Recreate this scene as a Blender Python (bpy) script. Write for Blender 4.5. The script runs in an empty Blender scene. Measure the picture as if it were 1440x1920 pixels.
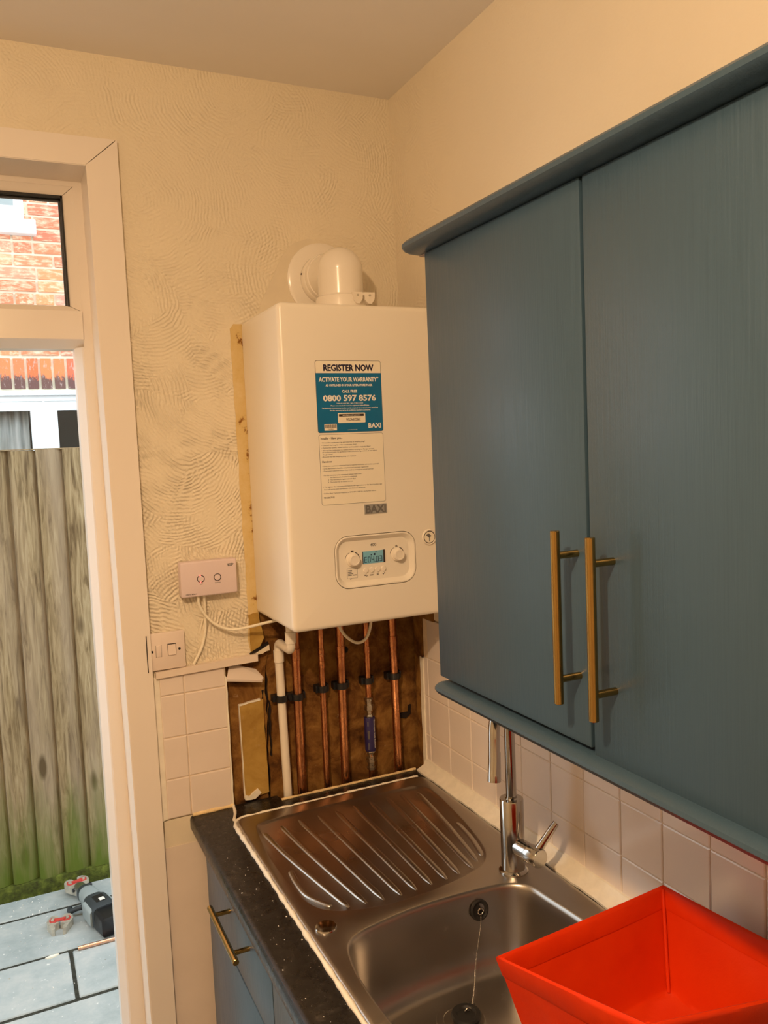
import bpy, bmesh, math, random
from mathutils import Vector, Matrix
random.seed(7)
R = math.radians
SC = bpy.context.scene
COL = SC.collection

# ------------------------------------------------------------------ camera
cam_d = bpy.data.cameras.new('camera')
cam_d.sensor_fit = 'HORIZONTAL'; cam_d.sensor_width = 36.0
cam_d.lens = 1530.7 / 1440 * 36.0
cam_d.clip_start = 0.02; cam_d.clip_end = 200
cam = bpy.data.objects.new('camera', cam_d); COL.objects.link(cam)
_y, _p, _r = R(25.0555), R(-4.4944), R(-2.4425)
Fw = Vector((math.sin(_y)*math.cos(_p), math.cos(_y)*math.cos(_p), math.sin(_p)))
R0 = Fw.cross(Vector((0, 0, 1))).normalized(); U0 = R0.cross(Fw)
Rt = R0*math.cos(_r) + U0*math.sin(_r); Up = U0*math.cos(_r) - R0*math.sin(_r)
m = Matrix((Rt, Up, -Fw)).transposed().to_4x4()
m.translation = Vector((-0.9687, -1.9145, 1.7513))
cam.matrix_world = m
SC.camera = cam

# ------------------------------------------------------------------ sky, lamp, exposure
W = bpy.data.worlds.new('overcast_sky'); SC.world = W; W.use_nodes = True
bg = W.node_tree.nodes['Background']
bg.inputs['Color'].default_value = (0.84, 0.94, 1.0, 1); bg.inputs['Strength'].default_value = 2.9
lamp_d = bpy.data.lights.new('ceiling_bulb', 'POINT')
lamp_d.energy = 33; lamp_d.color = (1.0, 0.68, 0.40); lamp_d.shadow_soft_size = 0.03
lamp = bpy.data.objects.new('ceiling_bulb', lamp_d); lamp.location = (-1.20, -1.60, 2.39); COL.objects.link(lamp)
spot_d = bpy.data.lights.new('ceiling_downlight', 'SPOT')     # the open underside of the same ceiling fitting
spot_d.energy = 62; spot_d.color = (1.0, 0.68, 0.40); spot_d.shadow_soft_size = 0.03; spot_d.spot_size = R(178); spot_d.spot_blend = 1.0
spot = bpy.data.objects.new('ceiling_downlight', spot_d); spot.location = (-1.20, -1.60, 2.38); COL.objects.link(spot)
SC.view_settings.view_transform = 'Standard'; SC.view_settings.look = 'None'
SC.view_settings.gamma = 1.0; SC.view_settings.use_curve_mapping = False
SC.view_settings.exposure = 0.0

# ------------------------------------------------------------------ material helpers
MATS = {}
class NT:
    def __init__(s, name):
        s.m = bpy.data.materials.new(name); s.m.use_nodes = True
        s.t = s.m.node_tree; s.n = s.t.nodes; s.b = s.n['Principled BSDF']; MATS[name] = s.m
    def new(s, t, **k):
        x = s.n.new(t)
        for a, b in k.items():
            if a.startswith('_'): setattr(x, a[1:], b)
            else: x.inputs[a.replace('__', ' ')].default_value = b
        return x
    def ln(s, a, b): s.t.links.new(a, b)
    def base(s, col, rough=.5, metal=0.0, spec=.5):
        s.b.inputs['Base Color'].default_value = (*col, 1); s.b.inputs['Roughness'].default_value = rough
        s.b.inputs['Metallic'].default_value = metal; s.b.inputs['Specular IOR Level'].default_value = spec
    def coord(s, scale=(1, 1, 1), out='Object', rot=(0, 0, 0)):
        c = s.new('ShaderNodeTexCoord'); mp = s.new('ShaderNodeMapping')
        mp.inputs['Scale'].default_value = scale; mp.inputs['Rotation'].default_value = rot
        s.ln(c.outputs[out], mp.inputs['Vector']); return mp.outputs['Vector']
    def noise(s, vec, scale, detail=4, rough=.55, dist=0):
        x = s.new('ShaderNodeTexNoise', Scale=scale, Detail=detail, Roughness=rough, Distortion=dist)
        s.ln(vec, x.inputs['Vector']); return x.outputs['Fac']
    def ramp(s, fac, stops):
        x = s.new('ShaderNodeValToRGB'); e = x.color_ramp.elements
        while len(e) < len(stops): e.new(.5)
        for i, (p, c) in enumerate(stops):
            e[i].position = p; e[i].color = (*c, 1) if len(c) == 3 else c
        s.ln(fac, x.inputs['Fac']); return x.outputs['Color']
    def mix(s, fac, a, b, blend='MIX'):
        x = s.new('ShaderNodeMix', _data_type='RGBA', _blend_type=blend)
        for sock, v in ((x.inputs[0], fac), (x.inputs[6], a), (x.inputs[7], b)):
            if isinstance(v, (int, float)): sock.default_value = v
            elif isinstance(v, tuple): sock.default_value = (*v, 1)
            else: s.ln(v, sock)
        return x.outputs[2]
    def math(s, op, a, b=0.0, c=0.0):
        x = s.new('ShaderNodeMath', _operation=op)
        for i, v in enumerate((a, b, c)):
            if isinstance(v, (int, float)): x.inputs[i].default_value = v
            else: s.ln(v, x.inputs[i])
        return x.outputs[0]
    def bump(s, h, strength=.3, dist=.002, prev=None):
        x = s.new('ShaderNodeBump', Strength=strength, Distance=dist); s.ln(h, x.inputs['Height'])
        if prev: s.ln(prev, x.inputs['Normal'])
        return x.outputs['Normal']
    def col(s, c): s.ln(c, s.b.inputs['Base Color'])
    def nrm(s, c): s.ln(c, s.b.inputs['Normal'])
    def rgh(s, c): s.ln(c, s.b.inputs['Roughness'])

def simple(name, col, rough=.5, metal=0., spec=.5, var=.06, scale=30, bump=0., bscale=200):
    t = NT(name); t.base(col, rough, metal, spec)
    v = t.coord()
    n = t.noise(v, scale)
    lo = tuple(c*(1-var) for c in col); hi = tuple(min(1, c*(1+var)) for c in col)
    t.col(t.ramp(n, [(.3, lo), (.7, hi)]))
    if bump: t.nrm(t.bump(t.noise(v, bscale), bump, .001))
    return t.m

def swirl(name, col, amp, axes, fadeax):
    """hand combed textured plaster: fans of arcs in random patches"""
    t = NT(name); t.base(col, .62, 0, .35)
    c = t.new('ShaderNodeTexCoord'); sp = t.new('ShaderNodeSeparateXYZ'); t.ln(c.outputs['Object'], sp.inputs[0])
    cb = t.new('ShaderNodeCombineXYZ'); t.ln(sp.outputs[axes[0]], cb.inputs[0]); t.ln(sp.outputs[axes[1]], cb.inputs[1])
    p = cb.outputs[0]
    nd = t.new('ShaderNodeTexNoise', Scale=14., Detail=2.); t.ln(p, nd.inputs['Vector'])
    off = t.new('ShaderNodeVectorMath', _operation='MULTIPLY_ADD'); t.ln(nd.outputs['Color'], off.inputs[0])
    off.inputs[1].default_value = (.02, .02, 0); t.ln(p, off.inputs[2])
    q = off.outputs[0]
    hs = None
    for sc, seed, fr in ((8.5, 0., 700.), (6.0, 3.7, 820.)):
        ad = t.new('ShaderNodeVectorMath', _operation='ADD'); t.ln(q, ad.inputs[0]); ad.inputs[1].default_value = (seed, seed*.7, 0)
        vo = t.new('ShaderNodeTexVoronoi', _voronoi_dimensions='2D', Scale=sc); t.ln(ad.outputs[0], vo.inputs['Vector'])
        sb = t.new('ShaderNodeVectorMath', _operation='SUBTRACT'); t.ln(ad.outputs[0], sb.inputs[0]); t.ln(vo.outputs['Position'], sb.inputs[1])
        cs = t.new('ShaderNodeSeparateColor'); t.ln(vo.outputs['Color'], cs.inputs[0])
        ang = t.math('MULTIPLY', cs.outputs[0], 6.283)
        rad = t.math('MULTIPLY_ADD', cs.outputs[1], .10, .10)
        cc = t.new('ShaderNodeCombineXYZ'); t.ln(t.math('MULTIPLY', t.math('COSINE', ang), rad), cc.inputs[0]); t.ln(t.math('MULTIPLY', t.math('SINE', ang), rad), cc.inputs[1])
        s2 = t.new('ShaderNodeVectorMath', _operation='ADD'); t.ln(sb.outputs[0], s2.inputs[0]); t.ln(cc.outputs[0], s2.inputs[1])
        fl = t.new('ShaderNodeVectorMath', _operation='MULTIPLY'); t.ln(s2.outputs[0], fl.inputs[0]); fl.inputs[1].default_value = (1, 1, 0)
        le = t.new('ShaderNodeVectorMath', _operation='LENGTH'); t.ln(fl.outputs[0], le.inputs[0])
        w = t.math('SINE', t.math('MULTIPLY_ADD', le.outputs['Value'], fr, t.math('MULTIPLY', t.noise(p, 60, 2), 5.0)))
        msk = t.ramp(t.noise(p, 9 + seed, 2), [(.40, (0, 0, 0)), (.62, (1, 1, 1))])
        w = t.math('MULTIPLY', w, msk)
        hs = w if hs is None else t.math('ADD', hs, w)
    fade = t.new('ShaderNodeMapRange', _interpolation_type='SMOOTHSTEP'); t.ln(sp.outputs[fadeax[0]], fade.inputs[0])
    fade.inputs[1].default_value = fadeax[1]; fade.inputs[2].default_value = fadeax[2]; fade.inputs[3].default_value = 1.0; fade.inputs[4].default_value = fadeax[3]
    hs = t.math('MULTIPLY', hs, fade.outputs[0])
    fine = t.noise(p, 160, 3)
    h = t.math('ADD', hs, t.math('MULTIPLY', fine, 1.6))
    t.nrm(t.bump(h, amp, .0016))
    big = t.noise(p, 3.0, 5)
    t.col(t.ramp(big, [(.3, tuple(x*.95 for x in col)), (.7, col)]))
    return t.m

swirl('textured_plaster', (.83, .735, .56), .72, ('X', 'Z'), ('Z', 1.8, 2.35, .35))
swirl('textured_plaster_side', (.84, .745, .58), .3, ('Y', 'Z'), ('Y', -.05, -.4, .08))
simple('ceiling_paint', (.86, .82, .77), .8, 0, .2, .03, 2, .15, 90)
simple('smooth_plaster', (.76, .67, .51), .7, 0, .3, .06, 12, .3, 120)
simple('room_paint', (.80, .72, .58), .7, 0, .3, .03, 2)
simple('upvc_white', (.85, .77, .68), .28, 0, .5, .015, 3)
simple('painted_wood', (.80, .68, .57), .42, 0, .45, .04, 8, .2, 60)
simple('boiler_white', (.87, .80, .68), .27, 0, .5, .012, 2)
simple('flue_white', (.88, .81, .70), .2, 0, .55, .015, 4)
simple('plastic_white', (.86, .78, .66), .35, 0, .5, .02, 6)
simple('receiver_plastic', (.74, .61, .61), .4, 0, .45, .02, 6)
simple('switch_plastic', (.80, .68, .59), .32, 0, .5, .02, 6)
simple('cable_white', (.85, .78, .62), .45, 0, .4, .03, 20)
simple('tile_cream', (.80, .695, .61), .2, 0, .5, .03, 9, .12, 25)
simple('tile_white', (.82, .73, .66), .16, 0, .5, .025, 9, .12, 25)
simple('grout', (.80, .66, .48), .7, 0, .3, .1, 40)
simple('sealant', (.89, .83, .70), .45, 0, .45, .06, 40, .4, 120)
simple('sealant_dirty', (.80, .60, .32), .55, 0, .4, .25, 45, .6, 120)
simple('black_plastic', (.012, .012, .014), .38, 0, .45, .1)
simple('black_rubber', (.015, .014, .013), .55, 0, .4, .1)
simple('dark_gap', (.02, .013, .01), .8, 0, .2, .2)
simple('print_navy', (.016, .012, .045), .5, 0, .3, .02)
simple('print_dark', (.05, .035, .03), .5, 0, .3, .02)
simple('print_grey', (.16, .15, .14), .45, 0, .4, .05)
simple('print_white', (.86, .82, .74), .45, 0, .4, .02)
simple('sticker_blue', (.012, .155, .33), .35, 0, .45, .03)
simple('sticker_cream', (.90, .82, .66), .4, 0, .45, .01)
simple('badge_silver', (.62, .60, .56), .3, .6, .5, .03)
simple('chip_white', (.86, .84, .80), .8, 0, .2, .1)
simple('red_paint', (.55, .06, .05), .4, 0, .5, .15, 60)
simple('jaw_steel', (.50, .46, .38), .45, .35, .5, .2, 60)
simple('tool_grey', (.30, .34, .34), .5, 0, .4, .05, 20)
simple('tool_dark', (.035, .042, .046), .55, 0, .4, .15, 30)
simple('upvc_cold', (.82, .86, .88), .3, 0, .5, .02)
simple('cladding_white', (.82, .85, .86), .5, 0, .4, .04, 10)

def mat_blue(name, col):
    t = NT(name); t.base(col, .33, 0, .5)
    v = t.coord((60, 60, 1.6))
    n = t.noise(v, 6, 4, .6)
    t.col(t.ramp(n, [(.25, tuple(c*.92 for c in col)), (.75, tuple(c*1.07 for c in col))]))
    t.rgh(t.ramp(n, [(.3, (.28,)*3), (.7, (.42,)*3)]))
    t.nrm(t.bump(n, .22, .0012))
mat_blue('blue_paint', (.039, .074, .108))

def mat_brass(name):
    t = NT(name); t.base((.43, .275, .09), .3, 1.0)
    n = t.noise(t.coord((90, 90, 900)), 5, 2)
    t.rgh(t.ramp(n, [(.3, (.19,)*3), (.7, (.26,)*3)]))
mat_brass('brushed_brass')

def mat_metal(name, col, r0, r1, sc=(40, 40, 40), st=.05):
    t = NT(name); t.base(col, .3, 1.0)
    n = t.noise(t.coord(sc), 3, 5, .6)
    t.rgh(t.ramp(n, [(.3, (r0,)*3), (.7, (r1,)*3)])); t.nrm(t.bump(n, st, .001))
    t.col(t.ramp(n, [(.25, tuple(c*.9 for c in col)), (.75, col)]))
def mat_sink():
    t = NT('sink_steel'); t.base((.46, .43, .39), .3, 1.0)
    v = t.coord(); n = t.noise(v, 5, 2); sc_ = t.noise(v, 34, 3, .6)
    spot_ = t.ramp(sc_, [(.66, (0, 0, 0)), (.76, (.45, .45, .45))])
    t.col(t.mix(spot_, t.ramp(n, [(.3, (.42, .39, .355)), (.7, (.48, .45, .41))]), (.66, .62, .56)))
    t.rgh(t.mix(spot_, t.ramp(n, [(.3, (.27,)*3), (.7, (.36,)*3)]), (.55, .55, .55)))
mat_sink()
mat_metal('chrome', (.52, .50, .47), .08, .16, (10, 10, 10), .02)
mat_metal('nickel', (.60, .56, .47), .2, .4)
mat_metal('scuffed_alu', (.55, .55, .55), .25, .45)

def mat_copper(name, a, b):
    t = NT(name); t.base(a, .28, 1.0)
    n = t.noise(t.coord((30, 30, 9)), 3, 6, .65)
    t.col(t.ramp(n, [(.3, b), (.6, a)])); t.rgh(t.ramp(n, [(.3, (.42,)*3), (.65, (.2,)*3)]))
mat_copper('copper', (.70, .33, .16), (.34, .125, .05))
mat_copper('copper_bright', (.90, .55, .40), (.80, .42, .28))

def mat_bare(name, stops, sc=14, bump=.7):
    t = NT(name); t.base((.3, .2, .1), .85, 0, .2)
    v = t.coord(); n = t.noise(v, sc, 8, .68, .4); n2 = t.noise(v, sc*5, 4)
    c = t.ramp(n, stops)
    sp = t.ramp(n2, [(.66, (0, 0, 0)), (.74, (1, 1, 1))])
    t.col(t.mix(t.math('MULTIPLY', sp, .35), c, (.5, .36, .2)))
    t.nrm(t.bump(t.math('ADD', n, t.math('MULTIPLY', n2, .4)), bump, .004))
mat_bare('bare_brown', [(.30, (.03, .012, .004)), (.45, (.15, .062, .014)), (.6, (.29, .145, .034)), (.8, (.42, .25, .08))])
mat_bare('bare_ochre', [(.3, (.30, .16, .03)), (.55, (.47, .29, .07)), (.8, (.58, .40, .13))], 9, .3)
def mat_yellow():
    t = NT('bare_yellow'); t.base((.6, .45, .2), .8, 0, .2)
    v = t.coord(); n = t.noise(v, 19, 6, .72)
    sep = t.new('ShaderNodeSeparateXYZ'); t.ln(v, sep.inputs[0])
    edge = t.new('ShaderNodeMapRange'); t.ln(sep.outputs['X'], edge.inputs[0])
    edge.inputs[1].default_value = -.452; edge.inputs[2].default_value = -.424
    s = t.math('ADD', n, t.math('MULTIPLY', edge.outputs[0], .16))
    t.col(t.ramp(s, [(.35, (.74, .58, .31)), (.68, (.66, .48, .20)), (.73, (.26, .11, .02)), (.9, (.12, .05, .01))]))
    t.nrm(t.bump(n, .6, .002))
mat_yellow()

def mat_laminate():
    t = NT('black_laminate'); t.base((.02, .018, .018), .3, 0, .35)
    v = t.coord(); n = t.noise(v, 38, 6, .7, .6); n2 = t.noise(v, 95, 3, .6)
    c = t.ramp(n, [(.35, (.006, .005, .005)), (.60, (.018, .015, .013)), (.74, (.075, .062, .05))])
    t.col(t.mix(t.ramp(n2, [(.70, (0, 0, 0)), (.76, (.5, .5, .5))]), c, (.2, .17, .14)))
    t.rgh(t.ramp(n2, [(.3, (.22,)*3), (.7, (.38,)*3)]))
mat_laminate()

def mat_fabric():
    t = NT('red_fabric'); t.base((.78, .03, .0), .55, 0, .22)
    v = t.coord(); n = t.noise(v, 11, 3); n2 = t.noise(v, 420, 2)
    t.col(t.ramp(n, [(.3, (.66, .028, .0)), (.7, (.72, .038, .0))]))
    t.nrm(t.bump(n2, .25, .0008, t.bump(n, .5, .008)))
mat_fabric()

def mat_wood_fence():
    t = NT('fence_wood'); t.base((.3, .25, .17), .8, 0, .2)
    oi = t.new('ShaderNodeObjectInfo')
    c = t.new('ShaderNodeTexCoord'); mp = t.new('ShaderNodeMapping'); t.ln(c.outputs['Object'], mp.inputs['Vector'])
    mp.inputs['Scale'].default_value = (1, 1, .09)
    ad = t.new('ShaderNodeVectorMath', _operation='MULTIPLY_ADD'); t.ln(oi.outputs['Random'], ad.inputs[0])
    ad.inputs[1].default_value = (13, 7, 5); t.ln(mp.outputs['Vector'], ad.inputs[2])
    g = t.noise(ad.outputs[0], 55, 5, .6, 1.2); big = t.noise(ad.outputs[0], 9, 3)
    wood = t.ramp(g, [(.3, (.115, .072, .033)), (.5, (.275, .195, .1)), (.72, (.42, .32, .185))])
    wood = t.mix(t.ramp(big, [(.45, (0, 0, 0)), (.7, (.65, .65, .65))]), wood, (.325, .24, .16), "MIX")
    vo = t.new('ShaderNodeTexVoronoi', Scale=1.0); mp2 = t.new('ShaderNodeVectorMath', _operation='MULTIPLY')
    t.ln(ad.outputs[0], mp2.inputs[0]); mp2.inputs[1].default_value = (9, 9, 32); t.ln(mp2.outputs[0], vo.inputs['Vector'])
    knot = t.ramp(vo.outputs['Distance'], [(.10, (1, 1, 1)), (.19, (0, 0, 0))])
    wood = t.mix(knot, wood, (.10, .065, .03))
    sp = t.new('ShaderNodeSeparateXYZ'); t.ln(c.outputs['Object'], sp.inputs[0])
    hz = t.new('ShaderNodeMapRange'); t.ln(sp.outputs['Z'], hz.inputs[0])
    hz.inputs[1].default_value = .55; hz.inputs[2].default_value = .0
    al = t.math('ADD', hz.outputs[0], t.math('MULTIPLY', t.math('SUBTRACT', t.noise(ad.outputs[0], 16, 4), .5), 1.3))
    wood = t.mix(t.ramp(al, [(.25, (0, 0, 0)), (1.0, (.95, .95, .95))]), wood, (.09, .13, .013))
    t.col(wood); t.nrm(t.bump(g, .35, .003))
mat_wood_fence()
def mat_moss():
    t = NT('mossy_board'); t.base((.1, .13, .03), .9, 0, .1)
    v = t.coord(); n = t.noise(v, 22, 6, .65)
    t.col(t.ramp(n, [(.3, (.025, .022, .012)), (.5, (.075, .09, .018)), (.7, (.17, .20, .035))])); t.nrm(t.bump(n, .7, .006))
mat_moss()
def mat_paver():
    t = NT('paving_slab'); t.base((.5, .55, .56), .75, 0, .3)
    v = t.coord(); oi = t.new('ShaderNodeObjectInfo')
    ad = t.new('ShaderNodeVectorMath', _operation='MULTIPLY_ADD'); t.ln(oi.outputs['Random'], ad.inputs[0])
    ad.inputs[1].default_value = (9, 5, 3); t.ln(v, ad.inputs[2])
    n = t.noise(ad.outputs[0], 7, 6, .7); n2 = t.noise(ad.outputs[0], 45, 4)
    c = t.ramp(n, [(.3, (.30, .345, .345)), (.5, (.385, .425, .425)), (.68, (.47, .49, .475)), (.8, (.45, .41, .345))])
    c = t.mix(t.ramp(n2, [(.66, (0, 0, 0)), (.74, (.75, .75, .75))]), c, (.78, .78, .74))
    t.col(c); t.nrm(t.bump(n2, .35, .004))
mat_paver()
simple('joint_dirt', (.045, .045, .035), .95, 0, .1, .4, 60, .8, 200)
def mat_brick():
    t = NT('house_brick'); t.base((.5, .18, .08), .85, 0, .2)
    oi = t.new('ShaderNodeObjectInfo')
    tint = t.ramp(oi.outputs['Random'], [(0, (.70, .23, .11)), (.25, (.62, .17, .10)), (.45, (.78, .31, .14)), (.62, (.66, .27, .19)), (.78, (.80, .40, .20)), (.90, (.78, .62, .40)), (1, (.58, .20, .13))])
    v = t.coord(out='Generated'); ad = t.new('ShaderNodeVectorMath', _operation='MULTIPLY_ADD'); t.ln(oi.outputs['Random'], ad.inputs[0])
    ad.inputs[1].default_value = (31, 17, 11); t.ln(v, ad.inputs[2])
    n = t.noise(ad.outputs[0], 3.2, 6, .7)
    c = t.mix(t.ramp(n, [(.46, (0, 0, 0)), (.68, (.85, .85, .85))]), tint, (.84, .70, .50))
    c = t.mix(t.ramp(n, [(.2, (.5, .5, .5)), (.36, (0, 0, 0))]), c, (.30, .10, .07))
    t.col(c); t.nrm(t.bump(n, .5, .004))
mat_brick()
def mat_sooty():
    t = NT('sooty_brick'); t.base((.5, .2, .1), .85, 0, .2)
    oi = t.new('ShaderNodeObjectInfo'); v = t.coord(out='Generated')
    sp = t.new('ShaderNodeSeparateXYZ'); t.ln(v, sp.inputs[0])
    ad = t.new('ShaderNodeVectorMath', _operation='MULTIPLY_ADD'); t.ln(oi.outputs['Random'], ad.inputs[0])
    ad.inputs[1].default_value = (31, 17, 11); t.ln(v, ad.inputs[2])
    n = t.noise(ad.outputs[0], 3.5, 6, .75)
    tint = t.ramp(oi.outputs['Random'], [(0, (.74, .17, .07)), (.5, (.80, .25, .10)), (1, (.70, .15, .09))])
    s = t.math('ADD', t.math('SUBTRACT', .44, sp.outputs['Z']), t.math('MULTIPLY', t.math('SUBTRACT', n, .5), 1.2))
    c = t.mix(t.ramp(s, [(0, (0, 0, 0)), (.10, (.9, .9, .9))]), tint, (.10, .075, .075))
    c = t.mix(t.ramp(n, [(.56, (0, 0, 0)), (.66, (.7, .7, .7))]), c, (.62, .50, .46))
    t.col(c); t.nrm(t.bump(n, .5, .004))
mat_sooty()
simple('mortar', (.86, .80, .62), .9, 0, .1, .1, 30, .5, 120)
def mat_farbrick():
    t = NT('far_brickwork'); t.base((.5, .2, .1), .85, 0, .2)
    v = t.coord((1, 1, 1), rot=(R(90), 0, 0))
    b = t.new('ShaderNodeTexBrick', Scale=1.0); t.ln(v, b.inputs['Vector'])
    b.inputs['Brick Width'].default_value = .2206; b.inputs['Row Height'].default_value = .0745; b.inputs['Mortar Size'].default_value = .005
    b.inputs['Color1'].default_value = (.68, .22, .11, 1); b.inputs['Color2'].default_value = (.78, .36, .18, 1); b.inputs['Mortar'].default_value = (.8, .74, .58, 1)
    t.col(b.outputs['Color']); t.nrm(t.bump(b.outputs['Fac'], -.5, .006))
mat_farbrick()
def mat_glass(name, rough=.0):
    t = NT(name); t.base((1, 1, 1), rough, 0, .5)
    tr = t.new('ShaderNodeBsdfTransparent'); gl = t.new('ShaderNodeBsdfGlossy', Roughness=.01)
    fr = t.new('ShaderNodeFresnel', IOR=1.45); mx = t.new('ShaderNodeMixShader')
    t.ln(fr.outputs[0], mx.inputs[0]); t.ln(tr.outputs[0], mx.inputs[1]); t.ln(gl.outputs[0], mx.inputs[2])
    t.ln(mx.outputs[0], t.n['Material Output'].inputs['Surface'])
mat_glass('window_glass')
def mat_lcd():
    t = NT('lcd_backlit'); t.base((.16, .33, .34), .25, 0, .5)
    n = t.noise(t.coord(), 20, 1); t.col(t.ramp(n, [(.3, (.15, .31, .33)), (.7, (.19, .37, .38))]))
    t.b.inputs['Emission Color'].default_value = (.22, .55, .62, 1); t.b.inputs['Emission Strength'].default_value = .12
mat_lcd()
def mat_led():
    t = NT('red_led'); t.base((.8, .1, .08), .4); n = t.noise(t.coord(), 100, 1); t.col(t.ramp(n, [(.3, (.8, .1, .08)), (.7, (.9, .14, .1))]))
    t.b.inputs['Emission Color'].default_value = (1, .12, .10, 1); t.b.inputs['Emission Strength'].default_value = 3.0
mat_led()
def mat_curtain():
    t = NT('net_curtain'); t.base((.8, .85, .85), .9, 0, .1); n = t.noise(t.coord((25, 25, 2)), 2, 3)
    t.col(t.ramp(n, [(.3, (.45, .50, .48)), (.7, (.85, .88, .86))]))
mat_curtain()
simple('purple_sleeve', (.028, .020, .10), .35, 0, .45, .1, 40)
simple('floor_lino', (.35, .32, .29), .5, 0, .4, .1, 6)
simple('concrete_ground', (.32, .33, .32), .9, 0, .2, .2, 8)
simple('dark_room', (.03, .03, .03), .9, 0, .1, .1)
simple('carcass_edge', (.55, .42, .33), .7, 0, .2, .1, 20)

# ------------------------------------------------------------------ geometry helpers
class MB:
    def __init__(s): s.v = []; s.f = []
    def add(s, vs, fs):
        o = len(s.v); s.v += [tuple(v) for v in vs]; s.f += [tuple(i+o for i in f) for f in fs]; return s
    def box(s, x0, x1, y0, y1, z0, z1):
        return s.add([(x0, y0, z0), (x1, y0, z0), (x1, y1, z0), (x0, y1, z0), (x0, y0, z1), (x1, y0, z1), (x1, y1, z1), (x0, y1, z1)],
                     [(3, 2, 1, 0), (4, 5, 6, 7), (0, 1, 5, 4), (1, 2, 6, 5), (2, 3, 7, 6), (3, 0, 4, 7)])
    def prism(s, poly, ax, a, b):
        """polygon extruded along axis: ax 'y' takes (x,z), 'z' takes (x,y), 'x' takes (y,z)"""
        P = {'y': lambda p, t: (p[0], t, p[1]), 'z': lambda p, t: (p[0], p[1], t), 'x': lambda p, t: (t, p[0], p[1])}[ax]
        n = len(poly); vs = [P(p, a) for p in poly] + [P(p, b) for p in poly]
        fs = [tuple(range(n)), tuple(range(2*n-1, n-1, -1))] + [(i, i+n, (i+1) % n+n, (i+1) % n) for i in range(n)]
        return s.add(vs, fs)
    def tube(s, path, r, n=14, cap=True):
        path = [Vector(p) for p in path]; m_ = len(path)
        rs = r if isinstance(r, (list, tuple)) else [r]*m_
        t0 = (path[1]-path[0]).normalized()
        a = t0.orthogonal().normalized(); vs = []
        for i, p in enumerate(path):
            t = (path[min(i+1, m_-1)]-path[max(i-1, 0)]).normalized()
            a = (a - t*a.dot(t)).normalized(); b = t.cross(a)
            for k in range(n):
                th = 2*math.pi*k/n; vs.append(p + (a*math.cos(th)+b*math.sin(th))*rs[i])
        fs = [(i*n+k, i*n+(k+1) % n, (i+1)*n+(k+1) % n, (i+1)*n+k) for i in range(m_-1) for k in range(n)]
        if cap: fs += [tuple(range(n-1, -1, -1)), tuple(range((m_-1)*n, m_*n))]
        return s.add(vs, fs)
    def lathe(s, prof, c=(0, 0, 0), d=(0, 0, 1), n=24):
        """prof: (radius, height) along direction d"""
        d = Vector(d).normalized(); a = d.orthogonal().normalized(); b = d.cross(a); c = Vector(c); vs = []
        for r_, h in prof:
            for k in range(n):
                th = 2*math.pi*k/n; vs.append(c + d*h + (a*math.cos(th)+b*math.sin(th))*r_)
        m_ = len(prof)
        fs = [(i*n+k, i*n+(k+1) % n, (i+1)*n+(k+1) % n, (i+1)*n+k) for i in range(m_-1) for k in range(n)]
        if prof[0][0] > 1e-6: fs.append(tuple(range(n-1, -1, -1)))
        if prof[-1][0] > 1e-6: fs.append(tuple(range((m_-1)*n, m_*n)))
        return s.add(vs, fs)
    def loft(s, loops, cap0=False, cap1=False):
        n = len(loops[0]); vs = [p for L in loops for p in L]
        fs = [(i*n+k, i*n+(k+1) % n, (i+1)*n+(k+1) % n, (i+1)*n+k) for i in range(len(loops)-1) for k in range(n)]
        if cap0: fs.append(tuple(range(n-1, -1, -1)))
        if cap1: fs.append(tuple(range((len(loops)-1)*n, len(loops)*n)))
        return s.add(vs, fs)
    def fillholes(s, outer, holes):
        """flat face with holes, points are 3D"""
        bm = bmesh.new(); edges = []
        for L in [outer]+holes:
            vv = [bm.verts.new(p) for p in L]
            edges += [bm.edges.new((vv[i], vv[(i+1) % len(vv)])) for i in range(len(vv))]
        bmesh.ops.triangle_fill(bm, use_beauty=True, use_dissolve=False, edges=edges)
        bm.verts.index_update()
        vs = [tuple(v.co) for v in bm.verts]; fs = [tuple(v.index for v in f.verts) for f in bm.faces]; bm.free()
        return s.add(vs, fs)
    def mesh(s, name, fixn=True, smooth=None):
        me = bpy.data.meshes.new(name); me.from_pydata(s.v, [], s.f); me.validate()
        if fixn:
            bm = bmesh.new(); bm.from_mesh(me); bmesh.ops.remove_doubles(bm, verts=bm.verts, dist=1e-6)
            bmesh.ops.recalc_face_normals(bm, faces=bm.faces); bm.to_mesh(me); bm.free()
        if smooth is not None:
            for p in me.polygons: p.use_smooth = True
            me.set_sharp_from_angle(angle=R(smooth))
        return me
    def build(s, name, mat, parent=None, smooth=None, fixn=True):
        return link(name, s.mesh(name, fixn, smooth), mat, parent)

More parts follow.
